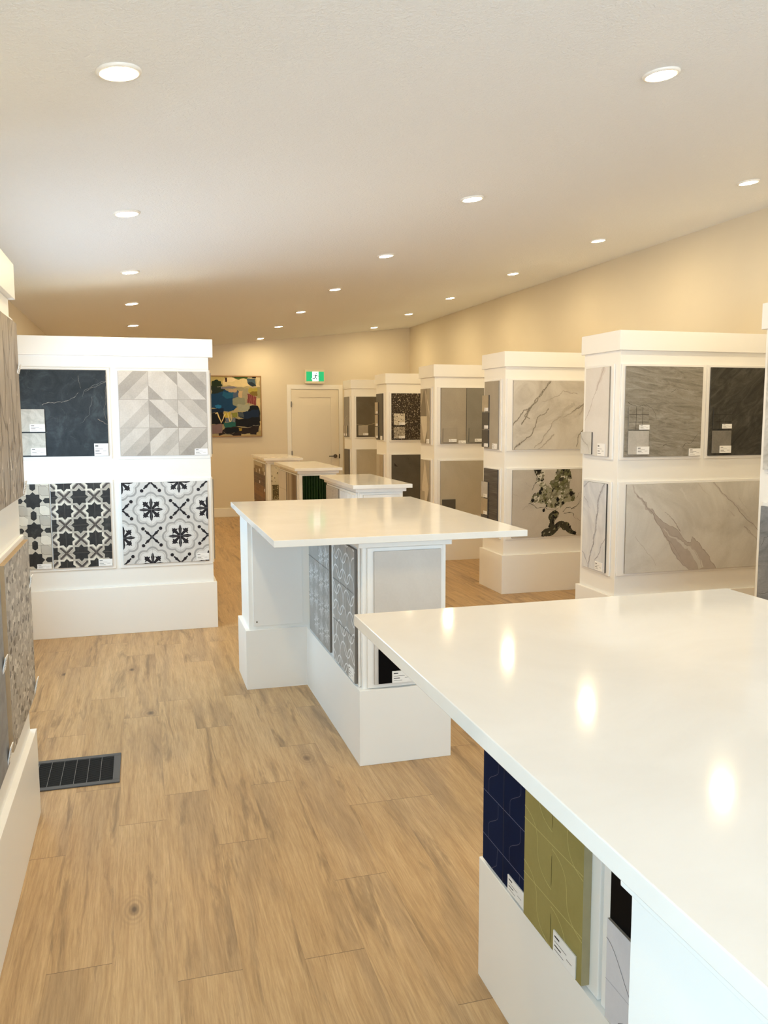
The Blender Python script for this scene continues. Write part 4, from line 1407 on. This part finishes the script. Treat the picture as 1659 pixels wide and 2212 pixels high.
t = sample_board(f2, -4.068, -3.592, 0.354, 0.998, 'sample board of grey tiles engraved with overlapping white circles, left side of the middle island', GI)
F, go = slab(t, -4.040, -3.604, 0.366, 0.985, ENG, EDM, th=0.014)
for r in range(-1, 9):
    for c in range(-1, 5):
        cx = -0.218 + (c + (0.5 if r % 2 else 0)) * 0.145
        cy = -0.33 + r * 0.088
        F.strip(arc(cx, cy, 0.072, 0, 2 * math.pi, 24) if (r + c) % 3 else arc(cx, cy, 0.072, 0.3, 3.6, 18), 0.0075, ENL, 1)
grid_lines(F, (-0.073, 0.073), (0.106, -0.098), END, 0.0018, 3)
go()
card(t, -3.712, 0.370, BT + 0.014, 0.094, 0.06)
f2f = face_front(3.54 + i_)
PUTTY = stone('plain_putty_tile', [(0.3, (206, 200, 194)), (0.6, (214, 209, 203))], 3, fine=0.03)
t = sample_board(f2f, 0.955, 1.312, 0.356, 0.998, 'plain putty-coloured sample board with a black swatch, on the end of the middle island', GI)
F, go = slab(t, 0.984, 1.300, 0.374, 0.982, PUTTY, tone((190, 184, 178)), th=0.010)
go()
Fs = Face(0.152, 0.16, 0.006, BLACK, BLACK)
place(t, Fs, 1.002, 0.378, BT + 0.010, 'swatch')['label'] = 'black swatch'
card(t, 1.064, 0.378, BT + 0.016, 0.096, 0.055)
f2c = face_front(4.772 + i_)
t = sample_board(f2c, 0.602, 0.892, 0.372, 0.995, 'blank pale grey panel with one small screw, under the left overhang of the middle countertop', GI)
bm = bmesh.new()
lathe_bm(bm, [(0.0, 0.003), (0.004, 0.002), (0.005, 0.0), (0.0, 0.0)], 12)
o = link('screw', bm, STEEL, t, (0.622 - t['_uc'], -BT, 0.397 - 0.372), (math.pi / 2, 0, 0))

# island 3
FLUTE = stone('white_flute_glaze', [(0.3, (222, 222, 222)), (0.6, (232, 232, 232))], 4, fine=0.02, rough=0.3)
LINEN = stone('pale_linen_tile', [(0.3, (184, 180, 174)), (0.6, (206, 203, 198))], 30, (0.6, 1, 2), fine=0.2)
f3 = face_left(1.595 + i_)
t = sample_board(f3, -7.36, -6.83, 0.36, 0.992, 'pale linen-textured sample board on the island with white fluted tiles', GI)
F, go = slab(t, -7.33, -6.86, 0.375, 0.978, LINEN)
go()
t = sample_board(f3, -6.80, -6.30, 0.36, 0.992, 'white fluted-tile sample board with a dished profile, nearest end of its island', GI)
bm = bmesh.new()
n_ = 9
for k in range(n_):
    u0 = -0.225 + 0.45 * k / n_
    pts = [(u0 + 0.05 * q / 6, -0.010 - 0.012 * math.sin(math.pi * q / 6)) for q in range(7)]
    lo = [bm.verts.new((a_, b_, 0.02)) for a_, b_ in pts] + [bm.verts.new((pts[-1][0], 0, 0.02)), bm.verts.new((pts[0][0], 0, 0.02))]
    hi = [bm.verts.new((v.co.x, v.co.y, 0.615)) for v in lo]
    bm.faces.new(lo[::-1]); bm.faces.new(hi)
    for q in range(len(lo)):
        bm.faces.new((lo[q], lo[(q + 1) % len(lo)], hi[(q + 1) % len(hi)], hi[q]))
bmesh.ops.recalc_face_normals(bm, faces=bm.faces)
link('tile', bm, FLUTE, t, (0, -BT, 0))
f3f = face_front(6.26 + i_)
t = sample_board(f3f, 1.63, 1.975, 0.36, 0.992, 'plain white sample board, near end of the narrow island past the middle countertop', GI)
F, go = slab(t, 1.655, 1.95, 0.375, 0.978, stone('bright_white_tile', [(0.3, (226, 225, 224)), (0.6, (234, 233, 232))], 4, fine=0.02))
go()
# island 4
f4f = face_front(8.56 + i_)
t = sample_board(f4f, 1.598, 1.965, 0.36, 0.992, 'dark green fluted-tile sample board facing the camera, past the middle countertop', GI)
GREEN = stone('bottle_green_glaze', [(0.3, (14, 34, 16)), (0.6, (26, 52, 24))], 9, (3, 1, 0.4), fine=0.05, rough=0.25)
bm = bmesh.new()
n_ = 12
for k in range(n_):
    u0 = -0.168 + 0.336 * k / n_
    pts = [(u0 + 0.028 * q / 6, -0.004 - 0.012 * math.sin(math.pi * q / 6)) for q in range(7)]
    lo = [bm.verts.new((a_, b_, 0.015)) for a_, b_ in pts] + [bm.verts.new((pts[-1][0], 0, 0.015)), bm.verts.new((pts[0][0], 0, 0.015))]
    hi = [bm.verts.new((v.co.x, v.co.y, 0.618)) for v in lo]
    bm.faces.new(lo[::-1]); bm.faces.new(hi)
    for q in range(len(lo)):
        bm.faces.new((lo[q], lo[(q + 1) % len(lo)], hi[(q + 1) % len(hi)], hi[q]))
bmesh.ops.recalc_face_normals(bm, faces=bm.faces)
link('tile', bm, GREEN, t, (0, -BT, 0))
f4 = face_left(1.560 + i_)
t = sample_board(f4, -9.80, -9.25, 0.36, 0.992, 'cream large-format sample board on the side of the green-tile island', GI)
F, go = slab(t, -9.78, -9.27, 0.375, 0.978, PUTTY)
grid_lines(F, (), (0.1, -0.1), tone((150, 142, 130)), 0.003)
go()
t = sample_board(f4, -9.23, -8.62, 0.36, 0.992, 'sample board of taupe and brown vertical strips on the side of the green-tile island', GI)
F, go = slab(t, -9.20, -8.65, 0.375, 0.978, tone((168, 158, 142)))
for k, c in enumerate(((168, 158, 142), (140, 128, 112), (176, 166, 150), (150, 136, 118), (110, 88, 68), (96, 74, 56), (112, 90, 70))):
    F.add(rect(-0.275 + k * 0.0786, -0.31, -0.275 + (k + 1) * 0.0786 - 0.002, 0.31), tone(c), 1)
go()
# island 5
f5 = face_left(1.560 + i_)
t = sample_board(f5, -12.02, -10.88, 0.36, 0.992, 'brown and cream brick mosaic sample board on the farthest island', GI)
F, go = slab(t, -12.0, -10.90, 0.375, 0.978, tone((150, 132, 104)))
rg = random.Random(15)
pal = [((176, 164, 140), 3), ((74, 40, 26), 3), ((104, 62, 34), 3), ((140, 96, 52), 2), ((124, 104, 78), 2)]
bands = [((176, 164, 140), (120, 96, 60)), ((168, 154, 130), (110, 84, 50)), ((78, 40, 24), (60, 30, 20)), ((84, 44, 26), (66, 36, 22)), ((130, 86, 44), (104, 66, 36)), ((120, 76, 40), (134, 92, 50)), ((110, 70, 38), (88, 52, 30)), ((150, 132, 104), (120, 90, 56))]
for r in range(12):
    for c in range(10):
        bx_ = bands[min(r * 8 // 12, 7)]
        cc = rg.choice(bx_)
        F.add(rect(-0.55 + c * 0.11 + 0.002, 0.30 - (r + 1) * 0.05 + 0.002, -0.55 + (c + 1) * 0.11, 0.30 - r * 0.05), tone(cc), 1)
go()
for u_, z_ in ((-11.42, 0.86), (-11.42, 0.70), (-10.96, 0.84), (-10.96, 0.62), (-10.96, 0.46)):
    card(t, u_, z_, w=0.05, h=0.035)
f5f = face_front(10.82 + i_)
t = sample_board(f5f, 1.60, 1.975, 0.36, 0.992, 'beige terrazzo sample board with a dark terrazzo swatch, on the farthest island', GI)
F, go = slab(t, 1.628, 1.95, 0.375, 0.978, TERR_G)
go()
Fs = Face(0.155, 0.19, 0.008, flecks('olive_brown_terrazzo', (92, 82, 58), [(60, 54, 40), (140, 128, 96), (110, 100, 72), (176, 164, 132)], 50, thresh=0.6), EDGE_DARK)
place(t, Fs, 1.643, 0.525, BT + TT, 'swatch')['label'] = 'dark terrazzo swatch'
card(t, 1.765, 0.527, BT + TT + 0.008, 0.04, 0.035)

# ------------------------------------------------------------------ painting on the end wall
t = thing('painting', 'square abstract painting in blues, black and cream on the end wall', 'painting', (1.40, Y_E, 1.285))
FR = plain('thin_oak_frame', (150, 116, 70), 0.5, 0.06, 20)
x0p, x1p, z0p, z1p = 0.905, 1.905, 1.285, 2.245
bm = bmesh.new()
for a in ((x0p, x1p, z0p, z0p + 0.016), (x0p, x1p, z1p - 0.016, z1p), (x0p, x0p + 0.016, z0p + 0.016, z1p - 0.016), (x1p - 0.016, x1p, z0p + 0.016, z1p - 0.016)):
    box_bm(bm, a[0] - 1.40, a[1] - 1.40, -0.04, 0, a[2] - 1.285, a[3] - 1.285)
link('picture_frame', bm, FR, t)
F = Face(0.968, 0.928, 0.02, tone((168, 156, 120), 0.6), BLACK)
def PX(x, y):
    return (1.171 + (x - 272) / 1223 * 0.73 - 1.405, 2.24 - (y - 150) / 1530 * 0.945 - 1.765)
rg = random.Random(77)
_lay = [0]
def pnt(rgb, pts, rough_=0.12):
    _lay[0] += 0.5
    F.add(frac_line([PX(*p) for p in pts] + [PX(*pts[0])], rough_, 3, rg)[:-1], tone(rgb, 0.55), 1 + _lay[0])
def stroke(rgb, pts, w_):
    _lay[0] += 0.5
    F.strip(frac_line([PX(*p) for p in pts], 0.08, 2, rg), w_, tone(rgb, 0.55), 1 + _lay[0], w_ * 0.7, 0.4)
B1, B2, B3, KK = (12, 58, 96), (22, 84, 120), (14, 34, 60), (12, 12, 16)
pnt((188, 172, 112), [(-200, 130), (760, 130), (700, 400), (-200, 420)])
pnt((70, 92, 44), [(690, 140), (1150, 140), (1130, 220), (920, 240), (800, 200)])
pnt((214, 196, 150), [(560, 190), (770, 190), (900, 250), (1120, 230), (1220, 410), (820, 420), (500, 400), (480, 300)])
pnt((226, 208, 166), [(590, 200), (740, 195), (830, 240), (740, 300), (600, 310)])
pnt((58, 34, 30), [(535, 190), (595, 190), (600, 310), (545, 300)])
pnt((206, 190, 150), [(1340, 180), (1470, 170), (1470, 430), (1370, 420)])
pnt(KK, [(1250, 155), (1370, 155), (1360, 200), (1270, 205)])
pnt((66, 88, 100), [(1120, 215), (1340, 210), (1370, 400), (1260, 410), (1140, 330)])
pnt((30, 44, 56), [(1140, 320), (1260, 300), (1370, 390), (1260, 415)])
pnt((30, 46, 26), [(200, 290), (340, 240), (440, 290), (480, 400), (380, 450), (180, 430)])
pnt((28, 42, 36), [(180, 420), (470, 420), (560, 520), (420, 660), (180, 660)])
pnt(B1, [(120, 640), (420, 560), (540, 500), (890, 520), (880, 700), (790, 760), (860, 940), (620, 1060), (480, 1030), (120, 980)])
pnt(B2, [(500, 540), (800, 530), (760, 700), (560, 720), (460, 640)])
pnt((70, 86, 112), [(760, 540), (890, 520), (890, 690), (750, 700)])
pnt((118, 116, 132), [(440, 430), (860, 420), (900, 470), (560, 470), (440, 480)])
pnt((150, 144, 118), [(520, 470), (1240, 440), (1240, 500), (1120, 560), (620, 540)])
pnt((176, 152, 124), [(630, 480), (860, 490), (840, 560), (640, 560)])
pnt((152, 146, 122), [(880, 480), (1190, 470), (1190, 560), (1110, 840), (900, 840)])
pnt((190, 164, 128), [(900, 530), (1010, 520), (980, 740), (910, 740)])
pnt((132, 136, 118), [(740, 720), (1060, 700), (1080, 860), (860, 940), (740, 880)])
pnt((152, 154, 136), [(850, 880), (1160, 850), (1195, 980), (1150, 1050), (880, 1050)])
pnt((168, 154, 74), [(1190, 440), (1390, 440), (1400, 580), (1180, 590), (1150, 540)])
pnt((120, 100, 44), [(1180, 570), (1460, 570), (1440, 650), (1250, 650)])
pnt((150, 142, 100), [(1380, 420), (1470, 420), (1470, 720), (1390, 680)])
pnt((126, 62, 62), [(1120, 600), (1230, 630), (1370, 680), (1340, 900), (1110, 830)])
for q in range(9):
    stroke((72, 28, 30) if q % 2 else (176, 112, 104), [(1140 + q * 24, 640), (1130 + q * 25, 860)], 0.004)
pnt((206, 182, 138), [(1385, 720), (1460, 710), (1460, 980), (1395, 960)])
pnt(KK, [(1190, 910), (1390, 905), (1440, 1010), (1440, 1420), (800, 1440), (780, 1220), (1040, 1230), (1130, 1050)])
pnt(B3, [(860, 1060), (1180, 1050), (1300, 1000), (1420, 1000), (1420, 1200), (1100, 1240), (880, 1180)])
pnt((66, 76, 84), [(880, 1080), (1000, 1080), (1030, 1210), (900, 1190)])
pnt((30, 110, 168), [(260, 900), (430, 890), (440, 950), (300, 970)])
pnt(B3, [(100, 970), (490, 970), (490, 1080), (100, 1100)])
pnt(KK, [(100, 1080), (470, 1060), (540, 1240), (510, 1370), (100, 1380)])
pnt((190, 170, 66), [(500, 1070), (680, 1065), (670, 1200), (520, 1210)])
pnt((128, 132, 60), [(700, 1080), (860, 1070), (850, 1200), (720, 1200)])
pnt((98, 108, 124), [(540, 1210), (800, 1210), (800, 1340), (540, 1330)])
pnt((34, 92, 88), [(480, 1330), (800, 1320), (800, 1440), (520, 1480)])
pnt((34, 24, 20), [(330, 1560), (800, 1440), (1430, 1400), (1430, 1660), (360, 1670)])
pnt(KK, [(500, 1480), (860, 1450), (880, 1540), (800, 1600), (560, 1620)])
pnt((120, 100, 104), [(100, 1380), (440, 1370), (440, 1600), (100, 1660)])
pnt((150, 126, 48), [(880, 1470), (970, 1480), (960, 1550), (890, 1550)])
pnt((170, 156, 116), [(940, 1620), (1180, 1610), (1170, 1670), (940, 1670)])
pnt((168, 150, 104), [(1350, 1600), (1460, 1560), (1480, 1670), (1350, 1670)])
pnt((206, 182, 130), [(1440, 1300), (1480, 1300), (1480, 1560), (1450, 1520)])
pnt((96, 110, 60), [(-180, 150), (120, 150), (160, 420), (-180, 440)])
pnt(B1, [(-190, 430), (150, 430), (150, 800), (-190, 820)])
pnt((190, 176, 140), [(-190, 820), (110, 820), (110, 1180), (-190, 1200)])
pnt(B3, [(-190, 1200), (120, 1190), (120, 1680), (-190, 1680)])
stroke((226, 206, 150), [(280, 1110), (330, 1080), (420, 1340), (540, 1110)], 0.020)
stroke((216, 200, 150), [(600, 1100), (650, 1310), (680, 1300), (690, 1130)], 0.013)
stroke((150, 146, 110), [(700, 1180), (760, 1330)], 0.006)
stroke((108, 106, 96), [(480, 1570), (560, 1630), (680, 1650), (760, 1590)], 0.007)
stroke((150, 146, 130), [(1250, 1410), (1420, 1405)], 0.005)
stroke((200, 196, 180), [(340, 430), (470, 432)], 0.005)
F.build('canvas', t, (1.405 - 1.40, -0.03, 1.765 - 1.285), 0.0)

# ------------------------------------------------------------------ exit sign
t = thing('exit_sign', 'lit green running-man exit sign above the far door', 'exit sign', (2.772, Y_E, 2.130))
box('sign_housing', -0.160, 0.160, -0.060, 0, 0.0, 0.225, plain('sign_case', (228, 218, 194), 0.5, 0.01), t, 0.004)
EG = emis('exit_green', (0, 150, 95), 1.1)
EW = emis('exit_white', (235, 250, 246), 1.15)
ED = emis('exit_figure', (14, 78, 84), 0.6)
F = Face(0.289, 0.153, 0.004, EG, EG)
def SX_(x, y):
    return (2.631 + (x - 420) / 770 * 0.289 - 2.7755, 2.322 - (y - 490) / 425 * 0.153 - 2.2455)
F.add([SX_(680, 480), SX_(955, 480), SX_(955, 930), SX_(680, 930)], EW, 1)
F.add([SX_(640, 800), SX_(690, 760), SX_(690, 830), SX_(650, 835)], EW, 2)
F.add([(a_, b_) for a_, b_ in circ(*SX_(852, 578), 0.0085)], ED, 3)
def fig(pts, w0, w1=None):
    F.strip([SX_(*p) for p in pts], w0, ED, 3, w1)
F.add([SX_(*p) for p in ((790, 625), (850, 620), (880, 650), (840, 720), (822, 752), (782, 748), (808, 680))], ED, 3)
fig([(805, 640), (760, 640), (735, 690)], 0.010)
fig([(860, 640), (900, 672), (950, 690)], 0.009)
fig([(800, 735), (775, 795), (690, 797)], 0.012)
fig([(825, 740), (855, 790), (885, 850)], 0.012, 0.009)
F.build('sign_panel', t, (2.7755 - 2.772, -0.0645, 2.2455 - 2.130), 0.0)

# ------------------------------------------------------------------ floor vent
vx0, vx1, vy0, vy1 = -0.66, -0.130, 3.675, 4.005
t = thing('floor_vent', 'black slatted floor register in the wood floor at the foot of the left tower', 'floor vent', ((vx0 + vx1) / 2, (vy0 + vy1) / 2, 0))
vc = t.location
VF = plain('vent_frame_grey', (74, 74, 76), 0.5, 0.04)
VB_ = plain('vent_black', (10, 10, 11), 0.6, 0.05)
VS = plain('vent_slat', (24, 24, 26), 0.45, 0.05)
bm = bmesh.new()
b_ = 0.03
for a in ((vx0, vx1, vy0, vy0 + b_), (vx0, vx1, vy1 - b_, vy1), (vx0, vx0 + b_, vy0 + b_, vy1 - b_), (vx1 - b_, vx1, vy0 + b_, vy1 - b_)):
    box_bm(bm, a[0] - vc.x, a[1] - vc.x, a[2] - vc.y, a[3] - vc.y, 0, 0.006)
bevel(bm, 0.0012)
link('vent_frame', bm, VF, t)
box('vent_well', vx0 + b_ - vc.x, vx1 - b_ - vc.x, vy0 + b_ - vc.y, vy1 - b_ - vc.y, 0, 0.0008, VB_, t)
bm = bmesh.new()
k = vy0 + b_ + 0.008
while k < vy1 - b_ - 0.004:
    box_bm(bm, vx0 + b_ - vc.x, vx1 - b_ - vc.x, k - vc.y, k + 0.003 - vc.y, 0.0008, 0.0042)
    k += 0.0105
link('louvers', bm, VS, t)
bm = bmesh.new()
k = vx1 - b_ - 0.054
while k > vx0 + b_:
    box_bm(bm, k - 0.001 - vc.x, k + 0.001 - vc.x, vy0 + b_ - vc.y, vy1 - b_ - vc.y, 0.0008, 0.0052)
    k -= 0.054
link('dividers', bm, plain('vent_divider', (96, 96, 98), 0.4), t)

for o in bpy.data.objects:
    for k in ('_uc', '_z0'):
        if k in o.keys():
            del o[k]
